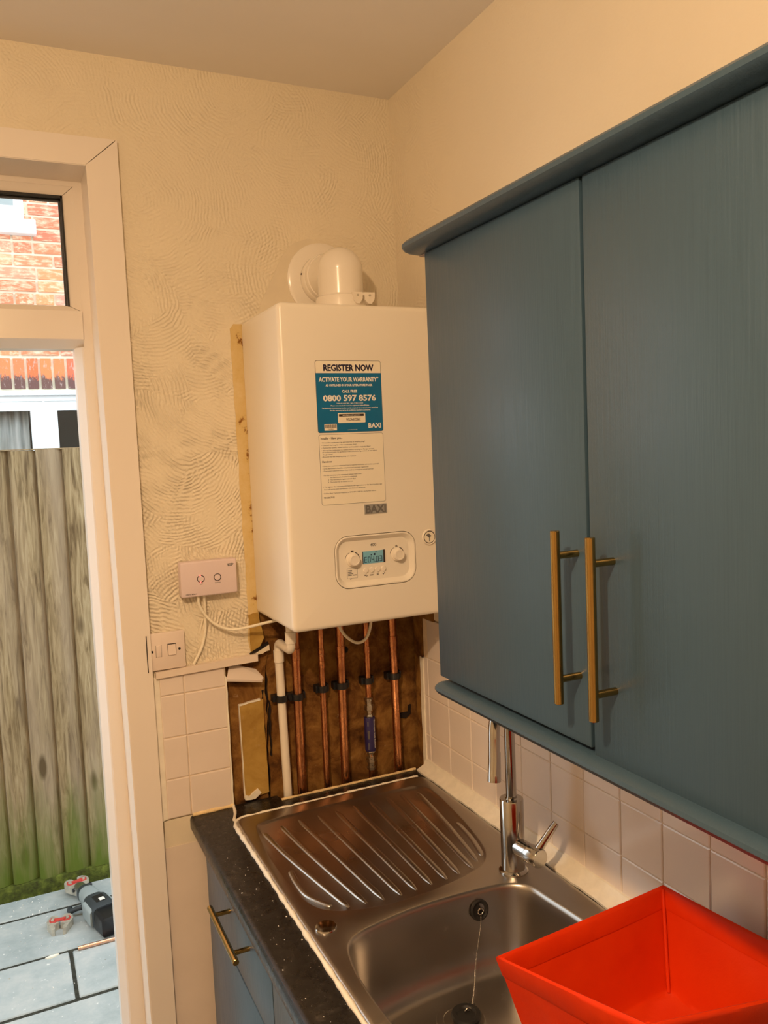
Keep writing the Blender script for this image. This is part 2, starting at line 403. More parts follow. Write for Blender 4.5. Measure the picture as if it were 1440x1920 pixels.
def link(name, me, mat, parent=None, loc=None):
    if mat is not None and len(me.materials) == 0: me.materials.append(MATS[mat])
    o = bpy.data.objects.new(name, me); COL.objects.link(o)
    if loc is not None: o.location = loc
    if parent is not None: attach(o, parent)
    return o
def attach(o, parent):
    o.parent = parent
    if parent.type == 'EMPTY' and not parent.get('_local'):
        o.matrix_parent_inverse = Matrix.Translation(-parent.location)
def bevbox(name, b, r, mat, parent=None, seg=2, edges=None):
    me = bpy.data.meshes.new(name); MB_ = MB().box(*b); me.from_pydata(MB_.v, [], MB_.f)
    bm = bmesh.new(); bm.from_mesh(me)
    es = [e for e in bm.edges if edges is None or edges((e.verts[0].co+e.verts[1].co)/2, (e.verts[0].co-e.verts[1].co).normalized())]
    bmesh.ops.bevel(bm, geom=es, offset=r, segments=seg, affect='EDGES', profile=.5)
    bmesh.ops.recalc_face_normals(bm, faces=bm.faces)
    bm.to_mesh(me); bm.free()
    for p in me.polygons: p.use_smooth = True
    me.set_sharp_from_angle(angle=R(40))
    return link(name, me, mat, parent)
def tag(o, label, cat, group=None, kind=None):
    o['label'] = label
    if cat: o['category'] = cat
    if group: o['group'] = group
    if kind: o['kind'] = kind
    return o
def struct(o, label=None):
    o['kind'] = 'structure'
    if label: o['label'] = label
    return o
def empty(name, loc, label, cat, group=None, local=False, rot=None):
    o = bpy.data.objects.new(name, None); COL.objects.link(o); o.location = loc; o.empty_display_size = .05
    if local: o['_local'] = True
    if rot: o.rotation_euler = rot
    return tag(o, label, cat, group)
def rrect(x0, x1, y0, y1, r, n=6):
    pts = []
    for cx, cy, a0 in ((x1-r, y1-r, 0), (x0+r, y1-r, 90), (x0+r, y0+r, 180), (x1-r, y0+r, 270)):
        for k in range(n+1):
            a = R(a0+90*k/n); pts.append((cx+r*math.cos(a), cy+r*math.sin(a)))
    return pts
def catmull(pts, per=8, closed=True):
    n = len(pts); out = []
    pts = [Vector(p) for p in pts]
    rng = range(n) if closed else range(n-1)
    for i in rng:
        g = (lambda k: pts[k % n]) if closed else (lambda k: pts[min(max(k, 0), n-1)])
        a, b, c, d = g(i-1), g(i), g(i+1), g(i+2)
        for k in range(per):
            t = k/per
            out.append(.5*((2*b)+(c-a)*t+(2*a-5*b+4*c-d)*t*t+(3*b-a-3*c+d)*t**3))
    if not closed: out.append(pts[-1])
    return out
def resample(pts, n, closed=True):
    P = [Vector(p) for p in pts]
    if closed: P = P+[P[0]]
    L = [0]
    for a, b in zip(P, P[1:]): L.append(L[-1]+(b-a).length)
    out = []; j = 0
    m_ = n if closed else n-1
    for i in range(n):
        t = L[-1]*i/m_
        while j < len(L)-2 and L[j+1] < t: j += 1
        d = L[j+1]-L[j]; out.append(P[j].lerp(P[j+1], (t-L[j])/d if d else 0))
    return out
def inset(loop, d):
    """offset a closed 2D loop inwards by d (loop of Vectors)"""
    n = len(loop); area = sum(loop[i].x*loop[(i+1) % n].y-loop[(i+1) % n].x*loop[i].y for i in range(n))
    s = 1 if area > 0 else -1; out = []
    for i in range(n):
        t = (loop[(i+1) % n]-loop[i-1]).normalized(); nv = Vector((-t.y, t.x))*s
        out.append(loop[i]+nv*d)
    return out
def jag(pts, amp, per=.02, seed=1):
    """roughen a 2D polygon outline"""
    rg = random.Random(seed); out = []
    n = len(pts)
    for i in range(n):
        a = Vector(pts[i]); b = Vector(pts[(i+1) % n]); k = max(1, int((b-a).length/per))
        for j in range(k):
            p = a.lerp(b, j/k)
            out.append((p.x+rg.uniform(-amp, amp), p.y+rg.uniform(-amp, amp)))
    return out

def text(name, s, x, y, z, h, mat, parent, w=None, align='C', rot=(90, 0, 0), lean=0., bold=.022):
    """flat lettering; h = cap height, w = fitted width; x/z anchor at baseline"""
    cu = bpy.data.curves.new(name, 'FONT'); cu.body = s; cu.size = 1.0; cu.resolution_u = 2; cu.offset = bold
    o = bpy.data.objects.new(name, cu)
    COL.objects.link(o); dg = bpy.context.evaluated_depsgraph_get()
    me = bpy.data.meshes.new_from_object(o.evaluated_get(dg)); bpy.data.objects.remove(o)
    xs = [v.co.x for v in me.vertices]; x0, x1 = min(xs), max(xs)
    k = h/.73; kx = (w/(x1-x0)) if w else k
    a = {'L': 0, 'C': .5, 'R': 1}[align]
    for v in me.vertices:
        X = (v.co.x-(x0+(x1-x0)*a))*kx; Y = v.co.y*k
        v.co = (X+Y*lean, Y, 0)
    me.transform(Matrix.Translation((x, y, z)) @ Matrix.Rotation(R(rot[2]), 4, 'Z') @ Matrix.Rotation(R(rot[0]), 4, 'X') @ Matrix.Rotation(R(rot[1]), 4, 'Z'))
    return link(name, me, mat, parent)

# ================================================================== SETTING
H = 2.627
# floor and ceiling
struct(MB().box(-2.6, .25, -3.4, .28, -.12, 0).build('floor', 'floor_lino'))
struct(MB().box(-2.85, .4, -3.65, .28, H, H+.15).build('ceiling', 'ceiling_paint'))
# back wall with the doorway; hacked-out recess under the boiler
wb = struct(MB().box(-2.85, -1.66, 0, .28, -.12, H).box(-1.66, -.729, 0, .28, 2.385, H).box(-.729, -.515, 0, .28, 0, H)
            .box(-.515, -.424, 0, .28, 1.262, H).box(-.424, .25, 0, .28, 1.43, H).box(-.515, .25, 0, .28, 0, .86).build('wall_back', 'textured_plaster', fixn=False))
MB().box(-.515, .25, .020, .28, .86, 1.262).box(-.424, .25, .020, .28, 1.262, 1.43).build('recess_backing', 'dark_gap', wb)
# right wall, slightly out of plumb above the tiles
prof = [(.008, 0), (.008, 1.306), (.002, 1.31), (-.0125, H), (.25, H), (.25, 0)]
wr = struct(MB().prism([(x, z) for x, z in prof], 'y', -3.4, -.0).build('wall_right', 'textured_plaster_side'))
struct(MB().box(-2.85, -2.6, -3.4, 0, 0, H).build('wall_left', 'room_paint'))
struct(MB().box(-2.85, .25, -3.65, -3.4, 0, H).build('wall_front', 'room_paint'))
# smooth patch round the flue, bare strip beside the boiler
pp = jag([(-.386, 2.05), (-.386, 2.078), (-.3615, 2.138), (-.335, 2.185), (-.315, 2.225), (-.285, 2.256), (-.25, 2.266), (-.2, 2.262), (-.14, 2.235), (-.115, 2.17), (-.11, 2.05)], .0015, .015, 3)
MB().prism(pp, 'y', -.0022, .001).build('plaster_patch', 'smooth_plaster', wb)
ys = jag([(-.4545, 2.045), (-.446, 2.056), (-.42, 2.056), (-.41, 1.9), (-.41, 1.44), (-.423, 1.42), (-.421, 1.275), (-.447, 1.262), (-.452, 1.30), (-.448, 1.36), (-.4505, 1.6), (-.4525, 1.8)], .0012, .02, 5)
MB().prism(ys, 'y', -.0012, .001).build('bare_strip', 'bare_yellow', wb)
# hacked plaster layers in the recess
MB().prism(jag([(-.514, .89), (-.4195, .89), (-.4165, 1.0), (-.413, 1.1), (-.4145, 1.2), (-.40, 1.258), (-.514, 1.258)], .0025, .018, 8), 'y', .010, .021).build('plaster_layer', 'bare_brown', wb)
MB().prism(jag([(-.4135, .88), (.05, .88), (.05, 1.43), (-.424, 1.43), (-.424, 1.27), (-.405, 1.255), (-.406, 1.19), (-.4085, 1.08), (-.4115, .98)], .003, .02, 9), 'y', .015, .021).build('plaster_layer', 'bare_brown', wb)
MB().prism(jag([(-.4828, 1.141), (-.4225, 1.147), (-.4195, .9114), (-.4803, .905)], .0008, .02, 4), 'y', .004, .012).build('plaster_panel', 'bare_ochre', wb)
sc = MB().prism(jag([(-.4845, 1.143), (-.4822, 1.143), (-.4798, .906), (-.482, .906)], .0006, .02, 2), 'y', .002, .012)
sc.prism(jag([(-.4845, 1.143), (-.43, 1.150), (-.43, 1.146), (-.4845, 1.140)], .0008, .012, 2), 'y', .002, .012)
sc.prism(jag([(-.482, .917), (-.470, .913), (-.448, .926), (-.440, .915), (-.455, .903), (-.482, .905)], .002, .012, 6), 'y', -.002, .012)
sc.build('scraped_edge', 'sealant', wb)
cr = MB()
for k, (x, z0, z1, w) in enumerate(((-.4245, .93, 1.17, .0035), (-.4085, 1.0, 1.14, .003))):
    cr.prism(jag([(x, z0), (x+w, z0), (x+w+.002, z1), (x+.002, z1)], .0018, .014, 20+k), 'y', .008, .0165)
cr.build('plaster_crack', 'dark_gap', wb)
# plaster flake with trunking end beside the boiler cable
MB().prism(jag([(-.448, 1.262), (-.418, 1.276), (-.403, 1.283), (-.401, 1.270), (-.43, 1.262)], .0012, .01, 11), 'y', -.008, .0).build('plaster_flake', 'smooth_plaster', wb)
MB().prism(jag([(-.449, 1.362), (-.425, 1.366), (-.4135, 1.30), (-.424, 1.283), (-.447, 1.272)], .0012, .012, 31), 'y', -.005, .0).build('torn_plaster', 'bare_ochre', wb)
MB().prism(jag([(-.447, 1.270), (-.424, 1.281), (-.404, 1.2905), (-.404, 1.286), (-.425, 1.275), (-.452, 1.2665)], .0008, .012, 32), 'y', -.0088, .0).build('plaster_crack', 'dark_gap', wb)
for (x, z, r_) in ((-.195, 1.236, .0085), (-.2595, 1.199, .005), (-.052, 1.035, .0)):
    if r_: MB().lathe([(r_, 0), (r_, .004), (r_*.6, .0045)], (x, .0165, z), (0, -1, 0), 14).build('drilled_hole', 'dark_gap', wb)
MB().prism(jag([(-.055, 1.028), (-.03, 1.026), (-.016, 1.036), (-.013, 1.06), (-.020, 1.060), (-.023, 1.042), (-.052, 1.041)], .0012, .01, 14), 'y', .010, .016).build('dark_chip', 'dark_gap', wb)
# right-hand ragged end of the recess
MB().prism(jag([(-.044, 1.306), (-.110, 1.306), (-.115, 1.40), (0, 1.40), (0, .9), (-.020, .9), (-.026, 1.1), (-.030, 1.19), (-.044, 1.20)], .001, .03, 15), 'x', -.001, .006).build('plaster_layer', 'bare_brown', wr)
MB().prism(jag([(-.030, .9), (-.0465, .9), (-.0465, 1.20), (-.033, 1.20)], .0015, .02, 16), 'x', -.003, .006).build('filler_edge', 'sealant', wr)
# painted boards between door casing and base unit
MB().box(-.683, -.578, -.006, .001, 0, .835).build('painted_board', 'painted_wood', wb)
MB().prism(jag([(-.679, .832), (-.595, .832), (-.600, .9), (-.679, .9)], .001, .02, 3), 'y', -.004, .001).build('rough_strip', 'smooth_plaster', wb)

# ---- tiles
def tile_mesh(w, h, t=.008, c=.0022):
    """front face in -y, centred on origin in x,z"""
    mb = MB(); a, b = w/2, h/2
    o = [(-a, -b), (a, -b), (a, b), (-a, b)]; i_ = [(-a+c, -b+c), (a-c, -b+c), (a-c, b-c), (-a+c, b-c)]
    vs = [(x, 0, z) for x, z in o]+[(x, -t+c*.6, z) for x, z in o]+[(x, -t, z) for x, z in i_]
    fs = [(8, 9, 10, 11)]+[(k, (k+1) % 4, 4+(k+1) % 4, 4+k) for k in range(4)]+[(4+k, 4+(k+1) % 4, 8+(k+1) % 4, 8+k) for k in range(4)]
    return mb.add(vs, fs).mesh('tile')
g = .0016
rg = random.Random(3)
for (x0, x1) in ((-.669, -.6135), (-.6135, -.515)):
    zs = [1.2445, 1.198, 1.0972, .998, .9035]
    for zt, zb in zip(zs, zs[1:]):
        o = link('tile', tile_mesh(x1-x0-g, zt-zb-g), 'tile_cream', wb, ((x0+x1)/2, rg.uniform(-.0006, .0004), (zt+zb)/2))
        o.rotation_euler = (R(rg.uniform(-.25, .25)), 0, R(rg.uniform(-.25, .25)))
MB().box(-.670, -.514, -.0056, .0, .9035, 1.245).build('grout_bed', 'grout', wb)
MB().prism([(-.684, .900), (-.669, .905), (-.669, 1.245), (-.684, 1.245)], 'y', -.0065, 0).build('sealant_bead', 'sealant', wb)
MB().prism(jag([(-.516, .90), (-.5125, .90), (-.5125, 1.22), (-.5165, 1.225)], .0007, .02, 5), 'y', -.010, .012).build('broken_edge', 'sealant', wb)
s_, gy, gz = .1034, -.1728, .9961
full = tile_mesh(s_-g, s_-g); full.materials.append(MATS['tile_white'])
cut = tile_mesh(s_-g, gz-.905-g); cut.materials.append(MATS['tile_white'])
first = tile_mesh(.0244-g, s_-g); first.materials.append(MATS['tile_white'])
firstc = tile_mesh(.0244-g, gz-.905-g); firstc.materials.append(MATS['tile_white'])
for i in range(-2, 13):
    ya = gy-i*s_; yc = ya-s_/2
    for k in range(4):
        z = (.905+gz)/2 if k == 0 else gz+(k-.5)*s_
        if i == -2:
            if k == 3: continue
            o = link('tile', firstc if k == 0 else first, None, wr, (.008+rg.uniform(-.0005, .0005), -.0695+.0122, z))
        else:
            o = link('tile', cut if k == 0 else full, None, wr, (.008+rg.uniform(-.0005, .0005), yc, z))
        o.rotation_euler = (0, R(rg.uniform(-.2, .2)), R(-90+rg.uniform(-.2, .2)))
MB().box(.0025, .009, -1.52, -.046, .905, 1.305).build('grout_bed', 'grout', wr)
# sealant upstand along the right wall
up = MB(); n = 70; loops = []
for i in range(n+1):
    y = -.046-(1.5-.046)*i/n; w = .031+.0012*math.sin(i*.9)+.0008*math.sin(i*2.7); h = .022+.001*math.sin(i*1.3+1)
    loops.append([(0.004, y, .899), (-w, y, .899), (-w, y, .9045), (-w*.72, y, .9085), (-w*.35, y, .914), (-.004, y, .905+h), (.004, y, .906+h)])
up.loft(loops, True, True)
struct(up.build('trim_1', 'sealant', smooth=50), 'cream sealant upstand between sink and white tiles')
# white trim strip above the left tiles
tr = MB().prism([(-.677, 1.2430), (-.4345, 1.2490), (-.4345, 1.2665), (-.677, 1.2575)], 'y', -.016, .001)
struct(tr.build('trim_2', 'painted_wood'), 'white edging strip above the cream tiles')

# ---- door casing, frame and fanlight
tm = MB().prism([(-.7535, 2.3835), (-.752, 2.3855), (-.6855, 2.4440), (-.682, .0), (-.733, .0)], 'y', -.016, 0)
cas = struct(tm.build('trim_3', 'upvc_white'), 'white casing board round the doorway')
MB().prism([(-.7545, 2.3850), (-.6885, 2.4440), (-1.72, 2.4440), (-1.65, 2.3850)], 'y', -.016, 0).build('casing_board', 'upvc_white', cas)
MB().prism([(-1.65, 2.385), (-1.72, 2.444), (-1.72, 0), (-1.65, 0)], 'y', -.016, 0).build('casing_board', 'upvc_white', cas)
# linings of the reveal
YF = .100
MB().prism([(-.7535, 2.385), (-.7285, 2.385), (-.7285, 0), (-.736, 0)], 'y', -.014, YF).build('reveal_lining', 'upvc_white', cas)
MB().box(-1.66, -.745, -.014, YF, 2.3835, 2.395).build('reveal_lining', 'upvc_white', cas)
MB().box(-1.67, -1.65, -.014, YF, 0, 2.385).build('reveal_lining', 'upvc_white', cas)
dr = struct(MB().prism([(-.7285, YF), (-.7725, YF), (-.776, YF+.003), (-.791, YF+.024), (-.791, YF+.07), (-.7285, YF+.07)], 'z', 0, 2.012).build('door_1', 'upvc_white'), 'white framed back doorway standing open to the yard')
MB().prism([(-.7285, YF), (-.7715, YF), (-.7715, YF+.07), (-.7285, YF+.07)], 'z', 2.012, 2.386).build('frame_post', 'upvc_white', dr)
MB().prism([(-1.66, YF), (-1.60, YF), (-1.60, YF+.07), (-1.66, YF+.07)], 'z', 0, 2.386).build('frame_post', 'upvc_white', dr)
MB().prism([(YF, 2.386), (YF, 2.3715), (YF+.07, 2.3715), (YF+.07, 2.386)], 'x', -1.60, -.7715).build('frame_head', 'upvc_white', dr)
MB().prism([(YF-.007, 2.0925), (YF-.007, 2.029), (YF-.003, 2.026), (YF+.023, 2.010), (YF+.07, 2.010), (YF+.07, 2.0925)], 'x', -1.60, -.7715).build('transom', 'upvc_white', dr)
# glazing beads with mitres
for P in ([(-.7715, 2.3715), (-.7965, 2.3505), (-.7965, 2.1065), (-.7715, 2.0925)], [(-.7725, 2.372), (-.7975, 2.351), (-1.575, 2.351), (-1.60, 2.372)],
          [(-.7725, 2.092), (-.7975, 2.106), (-1.575, 2.106), (-1.60, 2.092)], [(-1.60, 2.3715), (-1.575, 2.3505), (-1.575, 2.1065), (-1.60, 2.0925)]):
    n = len(P); mb = MB()
    vs = [(x, YF+.001 if i in (0, 3) else YF+.011, z) for i, (x, z) in enumerate(P)]+[(x, YF+.045, z) for x, z in P]
    mb.add(vs, [(0, 1, 2, 3), (4, 5, 6, 7)]+[(i, (i+1) % 4, 4+(i+1) % 4, 4+i) for i in range(4)]); mb.build('glazing_bead', 'upvc_white', dr)
gk = MB().box(-.7995, -.7955, YF+.007, YF+.017, 2.105, 2.352).box(-1.575, -.7955, YF+.007, YF+.017, 2.3465, 2.352).box(-1.576, -1.569, YF+.007, YF+.017, 2.105, 2.352)
gk.build('gasket', 'black_rubber', dr)
MB().box(-.8035, -.797, YF+.024, YF+.034, 2.105, 2.350).box(-1.575, -.797, YF+.024, YF+.034, 2.343, 2.350).build('glass_spacer', 'black_rubber', dr)
MB().box(-1.575, -.7955, YF+.017, YF+.021, 2.103, 2.353).build('glass_pane', 'window_glass', dr)
MB().box(-1.66, -.735, .02, .28, -.02, .018).build('threshold', 'scuffed_alu', dr)

# ================================================================== OUTSIDE
GZ = -.05
gr = struct(MB().box(-3.2, 1.6, .28, 5.0, GZ-.16, GZ-.0035).build('ground', 'joint_dirt'), 'dark jointing bed under the yard paving')
rows = [(1.543, 1.72), (1.222, 1.543), (.915, 1.222), (.605, .915), (.29, .605)]
offs = [-.55, -.56, -.858, -.56, -.86]
for (ya, yb), xo in zip(rows, offs):
    k0 = -4
    for k in range(-4, 4):
        x0 = xo+.602*k; x1 = x0+.602
        if x1 < -2.6 or x0 > 1.2: continue
        a = (x1-x0)/2-.0065; b = (yb-ya)/2-.0075
        o = bevbox('paving_slab', (-a, a, -b, b, -.03, 0), .004, 'paving_slab', gr, 1)
        o.location = ((x0+x1)/2, (ya+yb)/2, GZ+rg.uniform(-.0012, .0008))
MB().box(-3.2, 1.6, 1.76, 3.38, GZ-.05, GZ-.01).build('neighbour_ground', 'concrete_ground', gr)

# fence
fe = empty('board_fence', (-.9, 1.71, GZ), 'weathered vertical board fence, green with algae at the foot', 'fence')
bw = .125
def board_mesh():
    # feather edge: thick left edge, thin right; slightly cupped
    prof = [(-.006, .004), (-.004, -.010), (.004, -.0165), (.016, -.0185), (.04, -.018), (.062, -.0135), (.082, -.006), (.097, .003), (.121, .008), (.121, .012), (.0, .012)]
    return MB().prism(prof, 'z', 0, 1.788).mesh('fence_board', smooth=35)
bme = board_mesh(); bme.materials.append(MATS['fence_wood'])
x = -.9314-.103*17
for k in range(32):
    o = link('fence_board', bme, None, fe)
    o.location = (x+rg.uniform(-.003, .003), 1.712+rg.uniform(-.002, .002)-.0012*(k % 2), .0165+rg.uniform(-.004, .002))
    o.rotation_euler = (0, R(rg.uniform(-.25, .25)), R(rg.uniform(-1, 1)+3)); x += .103
bevbox('gravel_board', (-2.7, .7, 1.694, 1.738, GZ-.012, .0155), .004, 'mossy_board', fe)
for z in (.35, .95, 1.6): MB().box(-2.7, .7, 1.725, 1.775, z, z+.06).build('rail', 'fence_wood', fe)
MB().box(-2.7, .7, 1.704, 1.735, 1.803, 1.808).build('capping', 'fence_wood', fe)

# neighbour's house
ho = empty('neighbour_house', (-.7, 3.6, GZ), "neighbour's red brick house wall with white windows behind the fence", 'house')
YB = 3.4
bwall = MB()
# slab with a hole for the lower window
wx0, wx1, wz0, wz1 = -1.62, .12, 1.05, 2.150
bwall.box(-3.2, wx0, YB+.012, YB+.25, GZ-.06, 4.6).box(wx1, 1.6, YB+.012, YB+.25, GZ-.06, 4.6).box(wx0, wx1, YB+.012, YB+.25, GZ-.06, wz0)
bwall.box(wx0, wx1, YB+.012, YB+.25, 3.6, 4.6)
bo = bwall.build('brick_wall', 'far_brickwork', ho)
MB().box(wx0, wx1, YB+.012, YB+.25, wz1, 3.6).build('mortar_bed', 'mortar', bo)
hb = MB().box(-.0485, .0485, 0, .02, 0, .0600).mesh('brick'); sb_ = MB().box(-.1035, .1035, 0, .02, 0, .0600).mesh('brick'); ob = MB().box(-.0295, .0295, 0, .02, 0, .180).mesh('brick')
for me in (hb, sb_): me.materials.append(MATS['house_brick'])
ob.materials.append(MATS['sooty_brick'])
z = 2.388
ci = 0
while z < 3.55:
    x = wx0+.02+(.11 if ci % 2 else 0)+rg.uniform(0, .04); hdr = (ci % 3 == 1)
    while x < wx1-.1:
        isH = rg.random() < (.75 if ci % 4 == 0 else .22); w = .1103 if isH else .2206
        o = link('brick', hb if isH else sb_, None, bo, (x+w/2, YB+rg.uniform(-.002, .002), z)); x += w
    z += .0745; ci += 1
x = wx0+.02
while x < wx1-.05:
    link('brick', ob, None, bo, (x+.037, YB+rg.uniform(-.002, .002), 2.19)); x += .0742
# lower window
bevbox('lintel_strip', (wx0, wx1, YB-.012, YB+.06, 2.150, 2.180), .004, 'cladding_white', ho)
wn = MB().box(wx0, wx1, YB+.03, YB+.09, 2.062, 2.150).box(-.776, -.626, YB+.03, YB+.09, wz0, 2.062).box(wx0, wx0+.06, YB+.03, YB+.09, wz0, 2.062).box(wx1-.06, wx1, YB+.03, YB+.09, wz0, 2.062)
wn.box(wx0, wx1, YB+.03, YB+.09, wz0, wz0+.06).box(-.706, -.694, YB+.022, YB+.03, wz0, 2.125).box(wx0, wx1, YB+.02, YB+.03, 2.118, 2.150)
wno = wn.build('window', 'upvc_cold', ho)
MB().box(wx0+.05, -.77, YB+.058, YB+.064, wz0+.05, 2.07).build('pane', 'window_glass', wno)
MB().box(-.63, wx1-.05, YB+.058, YB+.064, wz0+.05, 2.07).build('pane', 'window_glass', wno)
cu = MB(); lp = []
for i in range(90):
    xx = -1.55+i*.0086; lp.append((xx, YB+.16+.018*math.sin(i*.75)+.006*math.sin(i*2.1)))
vs = [(a, b, 1.1) for a, b in lp]+[(a, b+.0, 2.10) for a, b in lp]; nn = len(lp)
cu.add(vs, [(i, i+1, nn+i+1, nn+i) for i in range(nn-1)]); cuo = cu.build('curtain', 'net_curtain', wno, 60)
sd = cuo.modifiers.new('thick', 'SOLIDIFY'); sd.thickness = .002
MB().box(wx0-.1, wx1+.1, YB+.9, YB+.95, .8, 2.4).box(wx0-.1, wx1+.1, YB+.25, YB+.95, 2.3, 2.4).box(wx0-.1, wx1+.1, YB+.25, YB+.95, .8, .9).box(wx0-.15, wx0-.1, YB+.25, YB+.95, .8, 2.4).box(wx1+.1, wx1+.15, YB+.25, YB+.95, .8, 2.4).build('room_lining', 'dark_room', wno)
# upper window and sill
uw = MB().box(-1.5, -.7325, YB-.012, YB+.03, 3.165, 3.29).box(-.785, -.7325, YB-.012, YB+.03, 3.29, 3.6).box(-1.5, -.7325, YB-.012, YB+.03, 3.55, 3.62).box(-1.5, -1.45, YB-.012, YB+.03, 3.29, 3.6)
uwo = uw.build('window', 'upvc_cold', ho)
MB().box(-1.45, -.785, YB-.0135, YB+.002, 3.247, 3.56).build('pane', 'tool_grey', uwo)
bevbox('window_sill', (-1.55, -.672, YB-.06, YB+.04, 3.080, 3.165), .008, 'cladding_white', uwo)

# press tool lying on the slabs
pt = empty('press_tool', (-.71, 1.265, GZ), 'grey and black battery pipe press tool lying on the paving by the doorway', 'power tool', local=True, rot=(0, 0, R(14)))
def lpart(name, mb, mat, smooth=40, par=None):
    o = mb.build(name, mat, None, smooth); o.parent = par or pt; return o
def rsect(y, w, h, zc, r, n=5, xo=0):
    return [(xo+a, y, zc+b) for a, b in rrect(-w/2, w/2, -h/2, h/2, r, n)]
lpart('body', MB().loft([rsect(.05, .086, .082, .045, .018), rsect(.06, .092, .088, .046, .02), rsect(.15, .090, .086, .046, .022), rsect(.165, .076, .08, .046, .025), rsect(.21, .066, .072, .046, .03), rsect(.27, .064, .07, .045, .031), rsect(.29, .054, .06, .043, .026)], True, True), 'tool_dark')
lpart('battery', MB().loft([rsect(-.035, .070, .06, .040, .012), rsect(-.03, .082, .072, .042, .012), rsect(.045, .088, .080, .043, .014), rsect(.052, .08, .07, .043, .014)], True, True), 'black_plastic')
lpart('side_shell', MB().loft([rsect(.062, .022, .060, .044, .01, xo=-.042), rsect(.07, .026, .068, .045, .012, xo=-.043), rsect(.145, .026, .066, .045, .012, xo=-.042), rsect(.153, .02, .05, .045, .009, xo=-.040)], True, True), 'tool_grey')
lpart('side_shell', MB().loft([rsect(.062, .016, .060, .046, .007, xo=.043), rsect(.145, .016, .066, .046, .007, xo=.043)], True, True), 'tool_grey')
lpart('neck_shell', MB().loft([rsect(.17, .074, .074, .050, .03), rsect(.20, .070, .076, .050, .03), rsect(.245, .068, .074, .049, .03), rsect(.262, .058, .06, .048, .026)], True, True), 'tool_grey')
lpart('label_plate', MB().box(-.018, .022, .085, .14, .088, .0905), 'black_plastic')
lpart('label_print', MB().box(-.002, .018, .090, .112, .0905, .0912), 'print_white')
lpart('trigger', MB().tube([(-.03, .2, .03), (-.058, .205, .03), (-.075, .215, .022), (-.078, .235, .018), (-.07, .25, .018)], .010, 10), 'tool_dark')
lpart('head', MB().loft([rsect(.285, .05, .056, .043, .02), rsect(.31, .046, .05, .04, .015), rsect(.345, .04, .046, .037, .012)], True, True), 'scuffed_alu')
lpart('jaw_pin', MB().tube([(-.03, .335, .04), (.048, .335, .04)], .008, 10), 'black_plastic')
def jaw(parent, ox, oy, oz, s=1.0, loc=True):
    """two curved jaw arms with red plates, mouth towards +y"""
    for sg in (-1, 1):
        arm = [(.004, .030), (.010, .062), (.018, .070), (.034, .068), (.046, .052), (.049, .030), (.043, .008), (.034, -.012), (.026, -.032), (.015, -.036), (.014, -.022), (.020, -.004), (.012, .008), (.003, .012)]
        P = [(ox+sg*a*s, oy+b*s) for a, b in arm]
        o = MB().prism(P, 'z', oz, oz+.028*s).build('jaw_arm', 'jaw_steel', None, None); o.parent = parent
        q = [(.007, .028), (.018, .050), (.034, .052), (.041, .036), (.036, .018), (.014, .016)]
        r_ = MB().prism([(ox+sg*a*s, oy+b*s) for a, b in q], 'z', oz+.028*s, oz+.0295*s).build('red_plate', 'red_paint', None); r_.parent = o
        w_ = MB().lathe([(.0095*s, 0), (.0095*s, .004*s), (.005*s, .005*s)], (ox+sg*.025*s, oy+.034*s, oz+.029*s), (0, 0, 1), 14).build('pivot_pin', 'jaw_steel', None, 40); w_.parent = o
    c_ = MB().prism([(ox+a*s, oy+b*s) for a, b in ((-.024, .027), (-.022, .036), (.022, .036), (.024, .027), (.008, .018), (-.008, .018))], 'z', oz+.0295*s, oz+.034*s).build('link_plate', 'red_paint', None); c_.parent = parent
jaw(pt, .005, .355, .018, 1.0)
pj = empty('press_jaw', (-.885, 1.375, GZ), 'loose red and steel press jaw lying on the paving in front of the press tool', 'press jaw', local=True, rot=(0, 0, R(-8)))
jaw(pj, 0, 0, 0, .98)
tag(MB().tube([(-.832, 1.2045, GZ+.0076), (-.62, 1.200, GZ+.0076)], .0075, 14).build('copper_offcut', 'copper_bright', smooth=50), 'short straight copper pipe offcut lying on the yard paving', 'pipe')
db = MB()
for k in range(150):
    x = rg.uniform(-1.15, -.6); y = rg.choice((rg.uniform(.9, 1.68), rg.uniform(1.55, 1.68), rg.uniform(1.22, 1.5))); s = rg.uniform(.0015, .0045); z = GZ+.0005
    if x > -.87 and 1.19 < y < 1.68: continue
    db.add([(x+s*rg.uniform(-1, 1), y+s*rg.uniform(-1, 1), z+(i > 2)*s*.8) for i in range(5)]+[(x, y, z+s)], [(0, 1, 5), (1, 2, 5), (2, 3, 5), (3, 4, 5), (4, 0, 5)])
tag(db.build('plaster_debris', 'chip_white', fixn=False), 'scattered white plaster crumbs on the yard paving', 'debris', kind='stuff')
tag(MB().prism(jag([(-.945, 1.205), (-.925, 1.214), (-.897, 1.211), (-.915, 1.201), (-.935, 1.198)], .001, .01, 3), 'z', GZ+.0008, GZ+.006).build('plaster_chunk', 'sealant'), 'pale flat plaster chunk beside a paving joint', 'debris')

